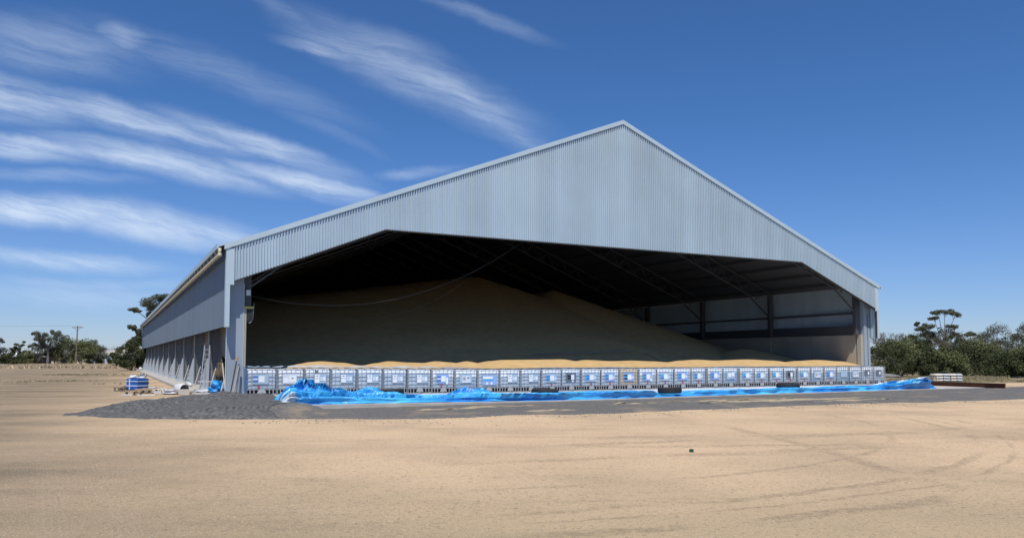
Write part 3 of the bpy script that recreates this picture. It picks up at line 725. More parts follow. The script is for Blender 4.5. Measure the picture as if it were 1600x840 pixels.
    bx2 = [(a, b, c_+dz, d_+dz, mm) for (a, b, c_, d_, mm) in bx_ if c_ >= z0-.06]
    stk(pl, bx2, None)
    if k == 'D':
        for xx in (-.12, .12): disk(.06, -.542, xx, .46, 10, .01).build('sticker', M_stk, pl)
    if i+1 in CAPS: disk(.045, -.545, -.11 if i < 9 else -.04, .35, 10, .03).build('cap', M_red if CAPS[i+1] == 'r' else M_orange, t)
    if i+1 in (2, 14, 33, 34):
        m = MB()
        for q in range(5): m.box(-.10+q*.065, -.055+q*.065, -.478, -.473, .99, 1.015)
        m.build('stencil_mark', M_ink, t)
    if i+1 in (24, 17): MB().box(-.05, .05, -.478, -.473, .98, 1.05).build('sticker', M_stl, t)
    if i+1 == 3:
        m = MB(); m.v = [(-.14, -.516, .98), (-.02, -.516, .97), (0, -.516, 1.06), (-.07, -.516, 1.03), (-.12, -.516, 1.12), (-.14, -.50, .98), (-.02, -.50, .97), (0, -.50, 1.06), (-.07, -.50, 1.03), (-.12, -.50, 1.12)]
        m.face(0, 1, 2, 3, 4); m.face(9, 8, 7, 6, 5)
        for q in range(5): m.face(q, q+5, (q+1) % 5+5, (q+1) % 5)
        m.build('scrap_patch', M_brownp, t)

# plastic liner lying along the tank tops
def strip(name, label, s0, s1, ta, tb, zfn, m_, n=220, nt_=9, group=None):
    m = MB()
    def fn(i, j):
        s = s0+(s1-s0)*i/(n-1); t = ta+(tb-ta)*j/(nt_-1); return B(s, t, zfn(s, t, i, j))
    m.grid(n, nt_, fn); o = m.build(name, m_, sm=True); tag(o, label, 'plastic sheet', group); return o
def topz(s): return zs(s)+1.18*.99
M_liner = mat('white liner', (.50, .53, .56), .4, var=.08, vscale=3)
M_linerb = mat('grey blue liner', (.25, .33, .43), .5, var=.1, vscale=3)
strip('plastic_liner', 'crumpled white plastic liner lying along the tank tops at left', 2.0, 9.75, -.18, .62, lambda s, t, i, j: topz(s)+.012+(.03+.09*smooth((t-.1)/.5))*(.55+.5*fbm(s*1.4, t*3, 4, 4))*min(1, (s-2)*1.2+.15)*(1+1.1*math.exp(-((s-9.35)/.22)**2)), M_liner, 160, 12, 'plastic liner on the tank tops')
strip('plastic_liner', 'thin grey blue liner edge behind the tank tops at right of the white one', 9.9, 40.6, .1, .72, lambda s, t, i, j: topz(s)+.012+.07*max(0, mn.noise((s*.33+2, 0, 1))+.15)*smooth((t-.1)/.5)+.012*mn.noise((s*5, t*6, 2)), M_linerb, 300, 6, 'plastic liner on the tank tops')
o = strip('plastic_liner', 'dark blue grey sheet bunched on the two leftmost tank tops', .95, 2.6, -.1, .65, lambda s, t, i, j: topz(s)+.012+.09*abs(fbm(s*2.5, t*3, 8, 3)), M_linerb, 40, 10, 'plastic liner on the tank tops')
# blue sheet hanging on the side of the first tank
m = MB(); m.grid(5, 14, lambda i, j: B(.845+.02*mn.noise((i, j*.4, 1))+.01*i, -.30+.22*i+.05*mn.noise((j*.5, i, 3)), .16+1.22*j/13))
o = m.build('hanging_tarp', mat('blue hanging sheet', (.03, .2, .6), .45, var=.25, vscale=4), sm=True); tag(o, 'narrow blue sheet hanging between the left pillar and the first tank', 'tarpaulin')  # mid blue with noise variation

# ================================================================== the long blue tarpaulin
tm_ = bpy.data.materials.new('blue tarpaulin'); tm_.use_nodes = True; q = tm_.node_tree; pb = q.nodes['Principled BSDF']
pb.inputs['Roughness'].default_value = .34; pb.inputs['Specular IOR Level'].default_value = .55
at_ = q.nodes.new('ShaderNodeAttribute'); at_.attribute_name = 'underside'
mixn = q.nodes.new('ShaderNodeMix'); mixn.data_type = 'RGBA'; q.links.new(at_.outputs['Fac'], mixn.inputs[0])
nn = q.nodes.new('ShaderNodeTexNoise'); nn.inputs['Scale'].default_value = 1.3; tcx = q.nodes.new('ShaderNodeTexCoord'); q.links.new(tcx.outputs['Object'], nn.inputs['Vector'])
mx2 = q.nodes.new('ShaderNodeMix'); mx2.data_type = 'RGBA'; a2_ = q.nodes.new('ShaderNodeAttribute'); a2_.attribute_name = 'tone'; q.links.new(a2_.outputs['Fac'], mx2.inputs[0])
mx2.inputs[6].default_value = (.01, .19, .60, 1); mx2.inputs[7].default_value = (.09, .56, .93, 1)
q.links.new(mx2.outputs[2], mixn.inputs[6]); mixn.inputs[7].default_value = (.66, .76, .84, 1)
q.links.new(mixn.outputs[2], pb.inputs['Base Color'])
nb = q.nodes.new('ShaderNodeTexNoise'); nb.inputs['Scale'].default_value = 9; nb.inputs['Detail'].default_value = 4; q.links.new(tcx.outputs['Object'], nb.inputs['Vector'])
bb_ = q.nodes.new('ShaderNodeBump'); bb_.inputs['Distance'].default_value = .03; q.links.new(nb.outputs['Fac'], bb_.inputs['Height']); q.links.new(bb_.outputs[0], pb.inputs['Normal'])
TS0, TS1 = 1.0, 44.0
def ridge(v): return 1-abs(v)*2
LUMPS = [  # s, t, rs, rt, h
 (6.6, -6.3, 1.35, 1.3, .55), (5.9, -5.6, .9, 1.1, .60), (8.3, -6.5, 1.5, 1.0, .36), (9.8, -6.6, 1.2, .7, .16),
 (11.7, -6.6, 1.0, .8, .42), (12.7, -6.8, 1.3, .7, .30), (10.7, -6.3, .8, .8, .26),
 (16.6, -6.5, .75, .75, .46), (15.8, -6.7, 1.1, .6, .26), (17.5, -6.7, .9, .6, .22),
 (33.9, -5.3, .9, .8, .24)]
def seg_s(px, t): u = (px-800)/F; return (u*(Y0+CT*t)-X0+ST*t)/(CT-u*ST)
LUMPS = []
for (px, t, rs, rt, h) in ((467, -6.5, .5, .7, .68), (447, -6.8, .8, .8, .42), (492, -6.7, .9, .8, .50), (480, -6.3, .4, .6, .60), (520, -6.8, .9, .7, .36), (575, -6.6, .75, .7, .42), (600, -6.7, .9, .7, .24), (560, -6.7, .5, .6, .30),
                           (730, -6.4, .85, .7, .42), (750, -6.6, .7, .6, .26), (708, -6.6, .8, .6, .16), (675, -6.8, .9, .5, .12)):
    LUMPS.append((seg_s(px, t), t, rs, rt, h))
TYR = []
for (px0, px1, pyb) in ((588, 632, 624.5), (830, 872, 620), (1027, 1064, 617), (1212, 1247, 608.5)):
    Yb = (EYE-.12)*F/(pyb-559.3)+.45; TYR.append((at_depth((px0+px1)/2, Yb), Yb))
TYS = [st_of(*q) for q in TYR]
KN_ = (seg_s(466, -6.5), -6.5)
for (px, t, rs, rt, h) in ((1397, -5.0, .55, .6, .62), (1410, -5.2, .5, .5, .50), (1425, -6.3, 1.6, .8, .34), (1390, -5.6, 1.4, .8, .3), (1436, -6.4, .7, .6, .25), (1370, -3.9, .9, .7, .3)):
    LUMPS.append((seg_s(px, t), t, rs, rt, h))
TF = lambda s: fe(s)+.35+.16*mn.noise((s*.5, 3, 0))
sL = seg_s(433, -6.6); sR = seg_s(1446, -6.2)
def back_t(s):
    a = smooth((s-sL-1)/3); b = 1-smooth((s-(sR-4.5))/3.2)
    return -6.0+ (4.6)*a*b + (.35*mn.noise((s*.6, 9, 0)))
def tarp_z(s, t, v):
    z = zs(s)+.02
    # long parallel folds
    wv = t+.35*mn.noise((s*.22, 4, 2))+.12*mn.noise((s*.9, t*.6, 5))
    f = ridge(mn.noise((wv*1.9, s*.05, 1)))*.5+.5
    f2 = ridge(mn.noise((wv*4.6, s*.16, 7)))
    e = smooth((t-TF(s))/.18)
    fr = smooth(1-(t-TF(s))/2.3)
    ph1 = (wv*.78+.25*mn.noise((s*.12, 3, 8))) % 1.0; ph2 = (wv*1.9+s*.03+.4*mn.noise((s*.3, t*.4, 9))) % 1.0
    z += e*(.02+.07*fr+(.20*(1-ph1)**1.3*(.45+.55*mn.noise((s*.25, 5, 5))+.3)+.06*(1-ph2))*(.12+.88*fr)+.03*max(0, f2)*fr)
    h = 0
    for (ls, lt, rs, rt, hh) in LUMPS:
        qq = ((s-ls)/rs)**2+((t-lt)/rt)**2
        if qq < 6: h = max(h, hh*math.exp(-qq*.95))
    if h > .02:
        an = atan2(t-KN_[1], s-KN_[0]); rd = hypot(s-KN_[0], t-KN_[1])
        if rd < 4.2: wq = (an*2.3+.9*mn.noise((rd*.8, an, 2))+rd*.75) % 1.0; cr = .62+.55*(1-wq)**.8+.10*ridge(mn.noise((an*3, rd*1.2, 5)))
        else: wq = (s*.9+t*1.1+.8*mn.noise((s*.8, t*.8, 2))) % 1.0; cr = .62+.50*(1-wq)+.16*ridge(mn.noise((s*1.3-t*.8, t*1.2+s*.4, 6)))
        z += h*cr*e
    for (ts_, tt_) in TYS:
        d_ = hypot(s-ts_, t-tt_)
        if d_ < 1.6: k_ = 1-smooth((d_-.85)/.6); z = z*(1-k_)+(zs(s)+.07)*k_
    z += e*.02*fbm(s*3, t*4, 8, 3)
    return z
m = MB(); NS, NTt = 760, 120; und = []; ton = []
def tfn(i, j):
    s = sL+(sR-sL)*i/(NS-1); a, b = TF(s), back_t(s); v = j/(NTt-1); v2 = v**1.35
    t = a+(b-a)*v2
    z = tarp_z(s, t, v)
    if j == 0: z = zs(s)+.004
    z -= smooth((v-.93)/.07)*.03
    endf = min(1, (s-sL)/.25, (sR-s)/(.9+.8*mn.noise((t*1.7, 3, 3)))); z = zs(s)+.006+(z-zs(s)-.006)*max(0, endf)**.5
    # sideways crinkle so that folds overhang a little
    s2 = s+.10*mn.noise((s*2, t*2, z*3)); t2 = t+.10*mn.noise((s*1.7, t*2.3, 11+z*4))-1.15*max(0, z-zs(s)-.08)*(1 if t < -3 else .6)
    if j == 0: t2 = a
    # white turned over areas
    px = 0
    uu = max(0, min(1, ((.50+.22*mn.noise((s*.35, 2, 6)))-(1-v2)) * 20)) if mn.noise((s*.13+1.3, 7, 2)) > -.08 else 0
    wh = mn.noise((s*.45, t*.9, 21))
    und.append(1.0 if (uu > .5 and s > sL+7) or (wh > .5) or (s < sL+.35+.9*mn.noise((v2*4, 2, 5)) and v2 < .5) or hypot((s-seg_s(548, -5.4))/1.2, (t+5.6)) < .55 or ((s-seg_s(1382, -4.5))/1.6)**2+((t+4.5)/.9)**2 < 1 else 0.0)
    ton.append(max(0, min(1, .5+.9*mn.noise((s*.32+.3*t, t*2.6, 31))+.5*mn.noise((s*1.3, t*1.5, 37)))))
    return B(s2, t2, z)
m.grid(NS, NTt, tfn)
o = m.build('blue_tarpaulin', tm_, sm=True); tag(o, 'long crumpled bright blue tarpaulin bunched along the apron before the tanks', 'tarpaulin')
a_ = o.data.attributes.new('underside', 'FLOAT', 'POINT'); a_.data.foreach_set('value', und)
a_ = o.data.attributes.new('tone', 'FLOAT', 'POINT'); a_.data.foreach_set('value', ton)
# stiff gathered ears of the left bundle
def ear(px, t, z, pts, wd):
    pass

# ================================================================== tyres on the tarp
def tyre_mb():
    m = MB(); R, h = .52, .27
    m.lathe([(.28, .02), (.36, .0), (.46, .0), (.515, .035), (R, .09), (R, h-.09), (.515, h-.035), (.46, h), (.36, h), (.28, h-.02), (.265, h*.5), (.28, .02)], 32)
    for k in range(32):
        a = 2*pi*(k+.5)/32; M = Matrix.Rotation(a, 4, 'Z'); m.box(R-.005, R+.012, -.03, .03, .06, h-.06, M)
    return m
ty0 = None; tyi = 0
for (px0, px1, pyb, lab) in ((588, 632, 624.5, 'black truck tyre lying on the tarpaulin just right of the big blue bundle'), (830, 872, 620, 'black truck tyre half covered in tarpaulin folds, second tyre from left'), (1027, 1064, 617, 'black truck tyre on the tarpaulin, third from left'), (1212, 1247, 608.5, 'black truck tyre furthest right on the tarpaulin, close to the tanks')):
    X, Yb = TYR[tyi]; tyi += 1
    s_, t_2 = st_of(X, Yb); zt = zs(s_)+.13
    if ty0 is None:
        o = ty0 = tyre_mb().build('truck_tyre', M_black, sm=False)
    else: o = ty0.copy(); COL.objects.link(o)
    o.location = (X, Yb, zt); sc_ = (px1-px0)/F*Yb/1.06; o.scale = (sc_, sc_, 1.0)
    o.rotation_euler = (0.03, .02, px0)
    tag(o, lab, 'tyre', 'tyres weighing down the tarpaulin')

# ================================================================== left side clutter
def pallet(loc, rz_, label, mm, tilt=0):
    e = empty('timber_pallet', loc, rz_, label=label, cat='pallet', group='timber pallets by the blue crate'); e.rotation_euler = (tilt, 0, rz_)
    m = MB()
    for k in range(6): m.box(-.58, .58, -.5+k*.18, -.5+k*.18+.11, .12, .145)
    m.build('top_boards', mm, e)
    m = MB()
    for x in (-.52, 0, .46):
        for y in (-.5, -.04, .40): m.box(x, x+.09, y, y+.1, .022, .12)
    m.build('blocks', M_owood, e)
    m = MB()
    for x in (-.54, 0, .44): m.box(x, x+.12, -.5, .51, 0, .02)
    m.build('bottom_boards', mm, e); return e
def pos(px, py, z=0.): g = G(px, py, z); return (g.x, g.y, z)
# blue strapped crate
cr = empty('blue_crate', pos(217, 610), radians(-28), label='strapped blue crate piled with white bags and pipe ends beside the side footing', cat='crate')
body = MB().box(-.46, .46, -.34, .34, .08, .66).build('body', M_blue, cr); bevel(body, .03, 2)
MB().box(-.48, .48, -.36, .36, .50, .54).box(-.475, .475, -.355, .355, .26, .31).build('strap', M_stk2, cr)
MB().box(-.20, -.14, -.362, .362, .08, .675).build('strap', M_stk2, cr)
MB().box(-.46, .46, -.34, .34, 0, .07).build('skid', M_owood, cr)
rr = random.Random(2)
P0 = Vector(pos(217, 610))
def lump(name, c, rx, ry, rz2, m_, seed, label, cat, amp=.25, group=None):
    m = MB(); n1, n2 = 26, 18
    for j in range(n2+1):
        for i in range(n1):
            th = pi*j/n2; ph = 2*pi*i/n1; d = Vector((sin(th)*cos(ph), sin(th)*sin(ph), cos(th)))
            k = 1+amp*fbm(d.x*1.8+seed, d.y*1.8, d.z*1.8, 4)-amp*.35*abs(mn.noise((d.x*4, d.y*4+seed, d.z*3)))
            m.v.append((d.x*rx*k, d.y*ry*k, d.z*rz2*k if d.z > 0 else d.z*rz2*.8))
    for j in range(n2):
        for i in range(n1): m.face(j*n1+i, (j+1)*n1+i, (j+1)*n1+(i+1) % n1, j*n1+(i+1) % n1)
    o = m.build(name, m_, sm=True); o.location = c; tag(o, label, cat, group); return o
lump('white_sack', P0+Vector((-.24, -.02, .74)), .24, .22, .11, M_white, 3, 'white sack lying on the left top of the blue crate', 'sack')
lump('white_sack', P0+Vector((.22, .05, .71)), .22, .2, .08, M_liner, 5, 'smaller crumpled white sack on the right top of the blue crate', 'sack')
def simple_tube(name, label, cat, p0, p1, r, m_, group=None, n=10):
    o = MB().tube([p0, p1], r, n).build(name, m_, sm=True); tag(o, label, cat, group); return o
for k, (dx, hh, nm) in enumerate(((-.02, .24, 'leftmost'), (.11, .30, 'middle'), (.30, .22, 'rightmost'))):
    simple_tube('pipe_fitting', f'{nm} of the three short grey pipe fittings on the blue crate', 'pipe fitting', P0+Vector((dx+.03, .1, .68)), P0+Vector((dx+.09, .13, .68+hh)), .05, M_steel, 'pipe fittings on the blue crate')
for (px, py, rz_, lab, mm, tl) in ((211, 616, .35, 'pale timber pallet lying in front of the blue crate at left', M_wood, 0), (226, 613.5, .6, 'pale timber pallet propped in the middle before the blue crate', M_wood, .06), (237, 611.5, .5, 'pale timber pallet right of the blue crate with a white board', M_wood, .0), (195, 610, -.3, 'dark weathered timber pallet left of the blue crate', M_owood, 0)):
    pa = pallet(pos(px, py), rz_, lab, mm, tl); pa.scale = (.62, .62, 1.35)
o = MB().box(-.26, .26, -.1, .1, 0, .05).build('white_board', M_white); o.location = pos(202, 617); o.rotation_euler = (0, 0, .1); tag(o, 'short white board on the dirt left of the pallets', 'board')
o = MB().box(-.4, .4, -.05, .05, 0, .05).build('white_board', M_white); o.location = pos(232, 617.5); o.rotation_euler = (0, 0, .12); tag(o, 'long narrow white board on the dirt before the pallets', 'board')
o = MB().box(-.18, .18, -.12, .12, 0, .05).build('white_board', M_white); g = pos(241, 611.5); o.location = (g[0], g[1], .20); tag(o, 'small white panel lying on the right pallet', 'board')
o = lump('black_bag', Vector(pos(199, 608)), .30, .25, .2, M_pal, 7, 'low black bag between the dark pallet and the blue crate', 'bag')
for k, px in enumerate((247, 254, 260)):
    g = Vector(pos(px, 615)); m = MB(); pts = [(g.x+.12*cos(a), g.y-.0, .14+.12*sin(a)) for a in [2*pi*q/12 for q in range(13)]]
    o = MB().tube(pts, .028, 6).build('pipe_ring', M_white, sm=True); tag(o, ['white pipe ring nearest the pallets', 'middle white pipe ring in the row on the gravel', 'white pipe ring furthest from the pallets'][k], 'pipe ring', 'white pipe rings on the ground')
# white roll of plastic with a dark opening + concrete block
g = Vector(pos(281, 615)); rl = empty('plastic_roll', g, .35, label='crumpled white plastic roll with a dark open end beside the concrete block', cat='plastic roll')
m = MB(); m.lathe([(.16, -.01), (.17, 0), (.24, .0), (.27, .04), (.25, .25), (.28, .45), (.22, .62)], 18)
o = m.build('sheet', M_white, rl, True); o.rotation_euler = (pi/2, 0, .5); o.location = (.0, .1, .26)
o = disk(.165, 0, 0, 0, 14, .02).build('opening_shade', M_ink, rl); o.location = (.0, .09, .26); o.rotation_euler = (0, 0, .5)  # black disk painted as the shade inside the roll
lump('plastic_scrap', g+Vector((-.35, .1, .08)), .5, .35, .15, M_liner, 13, 'flattened grey white plastic scrap left of the plastic roll', 'plastic scrap', .5)
o = MB().box(-.36, .36, -.2, .2, 0, .27).build('concrete_block', M_conc); o.location = pos(295, 616.5); o.rotation_euler = (0, 0, .12); bevel(o, .012, 1); tag(o, 'grey concrete block on the dirt beside the side footing', 'block')
o = MB().box(-.05, .05, -.3, .3, 0, .2).build('timber_offcut', M_owood); g = pos(304, 617.5); o.location = g; tag(o, 'dark timber offcut at the right end of the concrete block', 'offcut')
lump('grey_rubble', Vector((*pos(262, 612)[:2], 0)), 2.0, .9, .05, M_conc, 17, 'low spread of grey rubble between pallets and plastic roll', 'rubble', .4)
# pipes lying on the footing
o = MB().tube([B(-.25, 12.2, .26), B(-.1, 16.6, .26)], .1, 10).build('white_pipe', M_white, sm=True); tag(o, 'thick white pipe lying on the footing left of the ladder', 'pipe')
o = MB().tube([B(-.5, 80, .34), B(-.4, 86, .34)], .2, 8).build('white_pipe', M_white, sm=True); tag(o, 'white pipe lying on the far end of the side footing', 'pipe')
# ladder
lb = B(.06, 7.3, .17); ld = empty('step_ladder', lb, TH+radians(-20), label='tall aluminium step ladder standing open on the footing against the side bays', cat='ladder')
M_alu = mat('aluminium', (.48, .50, .52), .35, .5)
for sx in (-.27, .27): 
    MB().tube([(sx*.7, -.45, 0), (sx*.45, 0, 2.28)], .03, 4).build('rail', M_alu, ld)
    MB().tube([(sx*.7, .5, 0), (sx*.45, .05, 2.28)], .026, 4).build('rear_leg', M_alu, ld)
for k in range(8):
    z = .25+k*.25; u = z/2.28; w_ = .19*(1-.35*u); MB().box(-w_, w_, -.45*(1-u)-.03, -.45*(1-u)+.05, z, z+.03).build('step', M_alu, ld)
MB().box(-.2, .2, -.06, .12, 2.28, 2.33).build('top_cap', mat('brown cap', (.10, .05, .03), .6), ld)
# stool
sb_ = empty('trestle', B(-.1, 6.2, .17), TH, label='low white trestle at the foot of the step ladder', cat='trestle')
MB().box(-.35, .35, -.08, .08, .42, .46).build('top', M_white, sb_)
for sx in (-.3, .3): MB().tube([(sx, -.1, 0), (sx*.6, 0, .42)], .018, 5).build('leg', M_alu, sb_)
# blue bag + dark sacks
lump('blue_bag', B(.12, 3.3, .34), .34, .42, .30, mat('bag blue', (.02, .26, .68), .4, var=.4, vscale=5), 23, 'bright blue tarpaulin bag slumped on the footing under the first bay', 'bag', .7)
lump('brown_sack', B(.45, 4.2, 1.0), .25, .4, .62, mat('hessian', (.10, .075, .045), .9, var=.3), 29, 'dark brown sacking stacked behind the blue bag', 'sack', .5)
lump('white_sheet', B(-.35, 3.9, .2), .35, .5, .12, M_liner, 31, 'crumpled white sheet under the blue bag on the footing', 'plastic sheet', .5)
# poles leaning on pillar
def pole(label, px0, py0, px1, py1, Y, r, m_, nm='leaning_pole', cat='pole'):
    o = MB().tube([at(px0, py0, Y-.35), at(px1, py1, Y)], r, 6).build(nm, m_); tag(o, label, cat, 'poles leaning on the left pillar'); return o
pole('black pole with an orange tip leaning on the left pillar', 361.5, 617, 370.5, 564, 33.7, .025, M_ink)
o = [x for x in bpy.data.objects if x.name.startswith('leaning_pole')][0]
p = at(370.9, 562, 33.72); tip = MB().tube([p, p+Vector((.02, 0, .13))], .045, 8).build('tip', M_orange, o)
pole('grey timber plank leaning on the left pillar beside the black pole', 366, 617, 374.3, 571, 33.7, .04, mat('grey plank', (.36, .33, .29), .8))
pole('thin grey rod leaning rightmost on the left pillar', 370.5, 617, 376, 574, 33.75, .02, M_steel)
pole('pale thin pole leaning in the first side bay above the blue bag', 353.5, 607, 348.5, 567, 35.5, .03, mat('pale pole', (.55, .5, .42), .7))

# ================================================================== right side clutter
bmx = G(1445, 603, 0); b2 = G(1568, 607.5, 0)
bm_ = empty('steel_beam', ((bmx.x+b2.x)/2, (bmx.y+b2.y)/2, 0), atan2(b2.y-bmx.y, b2.x-bmx.x), label='rust brown steel beam lying on the ground right of the tarpaulin', cat='beam')
ll = (b2-bmx).length/2
MB().box(-ll, ll, -.015, .015, .03, .30).build('web', M_rust, bm_); MB().box(-ll, ll, -.1, .1, .30, .33).build('top_flange', mat('olive flange', (.09, .09, .05), .8), bm_); MB().box(-ll, ll, -.1, .1, 0, .03).build('bottom_flange', M_rust, bm_)
for (px0, px1, py, h, lab) in ((1460, 1484, 598, .62, 'plastic wrapped pallet of pale bags, left one beyond the rusty beam'), (1483, 1503, 598, .60, 'plastic wrapped pallet of grey white bags, right one beyond the rusty beam')):
    Y = (EYE-0)*F/(py-559.3); X = at_depth((px0+px1)/2, Y); wdt = (px1-px0)/F*Y
    e = empty('wrapped_pallet', (X, Y+.4, 0), .1, label=lab, cat='pallet load', group='wrapped pallets at the right')
    MB().box(-wdt*.48, wdt*.48, -.45, .45, 0, .10).build('pallet_base', M_owood, e)
    for k in range(3):
        for sx in (-1, 1):
            o = MB().box(-wdt*.25, wdt*.25, -.44, .44, 0, .19).build('bag', mat('bag paper', (.60, .57, .50), .6, var=.12, vscale=4) if sx < 0 else M_liner, e)
            bm = bmesh.new(); bm.from_mesh(o.data); bmesh.ops.bevel(bm, geom=bm.edges[:], offset=.07, segments=2, affect='EDGES'); bm.to_mesh(o.data); bm.free()
            for p in o.data.polygons: p.use_smooth = True
            o.location = (sx*wdt*.24+.03*mn.noise((k, px0, sx)), .02*k, .10+k*.185); o.rotation_euler = (0, .03*sx, .04*k)
o = lump('grey_debris', Vector(G(1388, 590, 0))+Vector((0, 1, .1)), 1.3, .5, .28, M_wall, 41, 'grey debris on the ground just past the last tank', 'debris', .4)
# tiny litter on the yard
o = MB().tube([G(1075, 702, .03), G(1081, 702.3, .03)], .035, 8).build('green_bottle', mat('dark green glass', (.01, .06, .04), .2)); tag(o, 'small dark green bottle lying alone on the open dirt yard', 'bottle')
rs_ = random.Random(11); m = MB()
for _ in range(3600):
    Y = 7.3*math.exp(rs_.random()*1.35); u = rs_.uniform(-.70, .70); X = u*Y; 
    s_, t_2 = st_of(X, Y)
    if t_2 > front_t(s_): continue
    r = rs_.choice((.006, .008, .010, .014))*(1.8 if rs_.random() < .02 else 1); b = len(m.v); z = gz(X, Y)
    a0 = rs_.random()*6; k = [rs_.uniform(.6, 1.2) for _ in range(6)]
    for q in range(4): m.v.append((X+r*k[q]*cos(a0+q*pi/2), Y+r*k[q]*sin(a0+q*pi/2), z-.002))
    m.v.append((X, Y, z+r*.9*k[4]))
    for q in range(4): m.face(b+q, b+(q+1) % 4, b+4)
o = m.build('pebbles', mat('pebble', (.22, .17, .12), .9, col2=(.50, .42, .33), vscale=9)); tag(o, 'tiny loose pebbles scattered over the foreground dirt', 'pebbles', kind='stuff')

# ================================================================== trees
M_bark = mat('bark', (.12, .10, .085), .9, var=.3, vscale=3)
M_barkp = mat('pale bark', (.15, .13, .115), .9, var=.3, vscale=2)
def leafmat(name, c1, c2, sc=.7):
    return mat(name, c1, .75, col2=c2, vscale=sc, det=5, spec=.2)
LF = {'dark': leafmat('leaf dark olive', (.040, .052, .020), (.085, .095, .040)),
      'olive': leafmat('leaf olive', (.085, .100, .038), (.165, .175, .075)),
      'grey': leafmat('leaf grey green', (.085, .090, .065), (.15, .155, .115)),
      'gum': leafmat('leaf gum', (.060, .068, .035), (.125, .125, .075))}
def leaves(m, c, r, n, size, rn, flat=1.0, droop=0.0):
    for _ in range(n):
        d = Vector((rn.gauss(0, 1), rn.gauss(0, 1), rn.gauss(0, 1))); d.normalize(); rad = rn.random()**.45
        p = c+Vector((d.x*r.x, d.y*r.y, d.z*r.z*flat))*rad
        nrm = (d*.6+Vector((rn.gauss(0, .7), rn.gauss(0, .7), rn.gauss(0, .7)+.35))).normalized()
        a = nrm.orthogonal().normalized(); a = Matrix.Rotation(rn.random()*6.28, 3, nrm) @ a; b_ = nrm.cross(a)
        L_ = size*rn.uniform(.6, 1.5); W_ = L_*rn.uniform(.35, .6)
        if droop: a = (a*(1-droop)+Vector((0, 0, -1))*droop).normalized()
        k = len(m.v); m.v += [tuple(p-a*L_*.5), tuple(p+b_*W_*.5), tuple(p+a*L_*.5), tuple(p-b_*W_*.5)]; m.face(k, k+1, k+2, k+3)
def tree(kind, label, X, Y, h, wr, seed, leaf='olive', dens=1.0, group=None, name=None, size=None, z=0):
    rn = random.Random(seed)
    nm = name or {'bush': 'shrub', 'gum': 'gum_tree', 'cas': 'she_oak_tree', 'bare': 'bare_tree'}[kind]
    e = empty(nm, (X, Y, z), rn.random()*.5, label=label, cat='shrub' if kind == 'bush' else 'tree', group=group)
    tm = MB(); cm = MB(); sz = size or max(.10, h*.028)
    if kind == 'bush':
        th = h*.16
        for k in range(4):
            a = rn.random()*6.28; tm.tube([(0, 0, -.1), (cos(a)*wr*.2, sin(a)*wr*.2, th), (cos(a)*wr*.5, sin(a)*wr*.5, h*.55)], [.035*h**.8, .025*h**.8, .01*h], 5)
        nb = int(34*max(1, dens**.5))
        for k in range(nb):
            a = rn.random()*6.28; zz = rn.random(); pr = sqrt(max(0, 1-(abs(zz-.38)/.64)**2.2)); rr_ = wr*pr*sqrt(rn.random())*.92
            q_ = rn.uniform(.13, .38); r = wr*q_
            c_ = Vector((cos(a)*rr_, sin(a)*rr_, h*.10+zz*h*(.80+.12*rn.random()))); rv_ = Vector((r, r, r*rn.uniform(.6, 1.1)))
            leaves(cm, c_, rv_, int(135*dens*(q_/.30)**1.7)+10, sz*rn.choice((.8, 1, 1.15)), rn)
    elif kind == 'gum':
        pts = [Vector((0, 0, -.1)), Vector((wr*.04, 0, h*.2)), Vector((-wr*.05, 0, h*.42))]
        tm.tube(pts, [.026*h, .02*h, .016*h], 7)
        base = pts[-1]
        nl = 9
        for k in range(nl):
            a = 2*pi*k/nl+rn.uniform(-.4, .4); up = rn.uniform(.05, .52)*h if k % 3 else rn.uniform(.4, .54)*h
            sp_ = wr*rn.uniform(.5, .95)*(1.1-up/h*.8)
            st0 = pts[1].lerp(pts[2], rn.random()); end = Vector((cos(a)*sp_, sin(a)*sp_, min(h*.94, st0.z+up)))
            mid = st0.lerp(end, .5)+Vector((0, 0, -h*.03)); tm.tube([st0, mid, end], [.013*h, .008*h, .004*h], 5)
            for q in range(4):
                u = rn.uniform(.55, 1.0); c_ = st0.lerp(end, u)+Vector((rn.gauss(0, wr*.13), rn.gauss(0, wr*.13), rn.uniform(0, h*.07)))
                tm.tube([st0.lerp(end, u*.8), c_], [.005*h, .0025*h], 4)
                r = wr*rn.uniform(.14, .25); leaves(cm, c_, Vector((r, r, r*.55)), int(110*dens), sz, rn, droop=.25)
    elif kind == 'cas':
        pts = [Vector((0, 0, -.1)), Vector((0, 0, h*.5)), Vector((wr*.08, 0, h*.93))]; tm.tube(pts, [.02*h, .013*h, .003*h], 6)
        for k in range(34):
            zz = rn.uniform(.16, .98); a = rn.random()*6.28; pr = (1-((zz-.42)/.62)**2); pr = max(.12, pr); rr_ = wr*pr*rn.uniform(.25, .95)
            c_ = Vector((cos(a)*rr_, sin(a)*rr_, zz*h)); tm.tube([(0, 0, max(.1, zz*h-rr_*.6)), tuple(c_)], [.006*h, .002*h], 4)
            r = wr*rn.uniform(.16, .30); leaves(cm, c_, Vector((r, r, r*.95)), int(75*dens), sz, rn, droop=.35)
    elif kind == 'bare':
        for k in range(5):
            a = rn.random()*6.28; p = Vector((0, 0, 0)); dr = Vector((cos(a)*.25, sin(a)*.25, 1))
            def grow(p, dr, ln, r, dep):
                q = p+dr.normalized()*ln; tm.tube([p, q], [r, r*.6], 4)
                if dep:
                    for _ in range(3): grow(q, dr.normalized()+Vector((rn.gauss(0, .4), rn.gauss(0, .4), rn.uniform(-.1, .3))), ln*.68, r*.6, dep-1)
            grow(p, dr, h*.36, .012*h, 4)
    tm.build('trunk', M_barkp if kind in ('gum', 'bare') else M_bark, e)
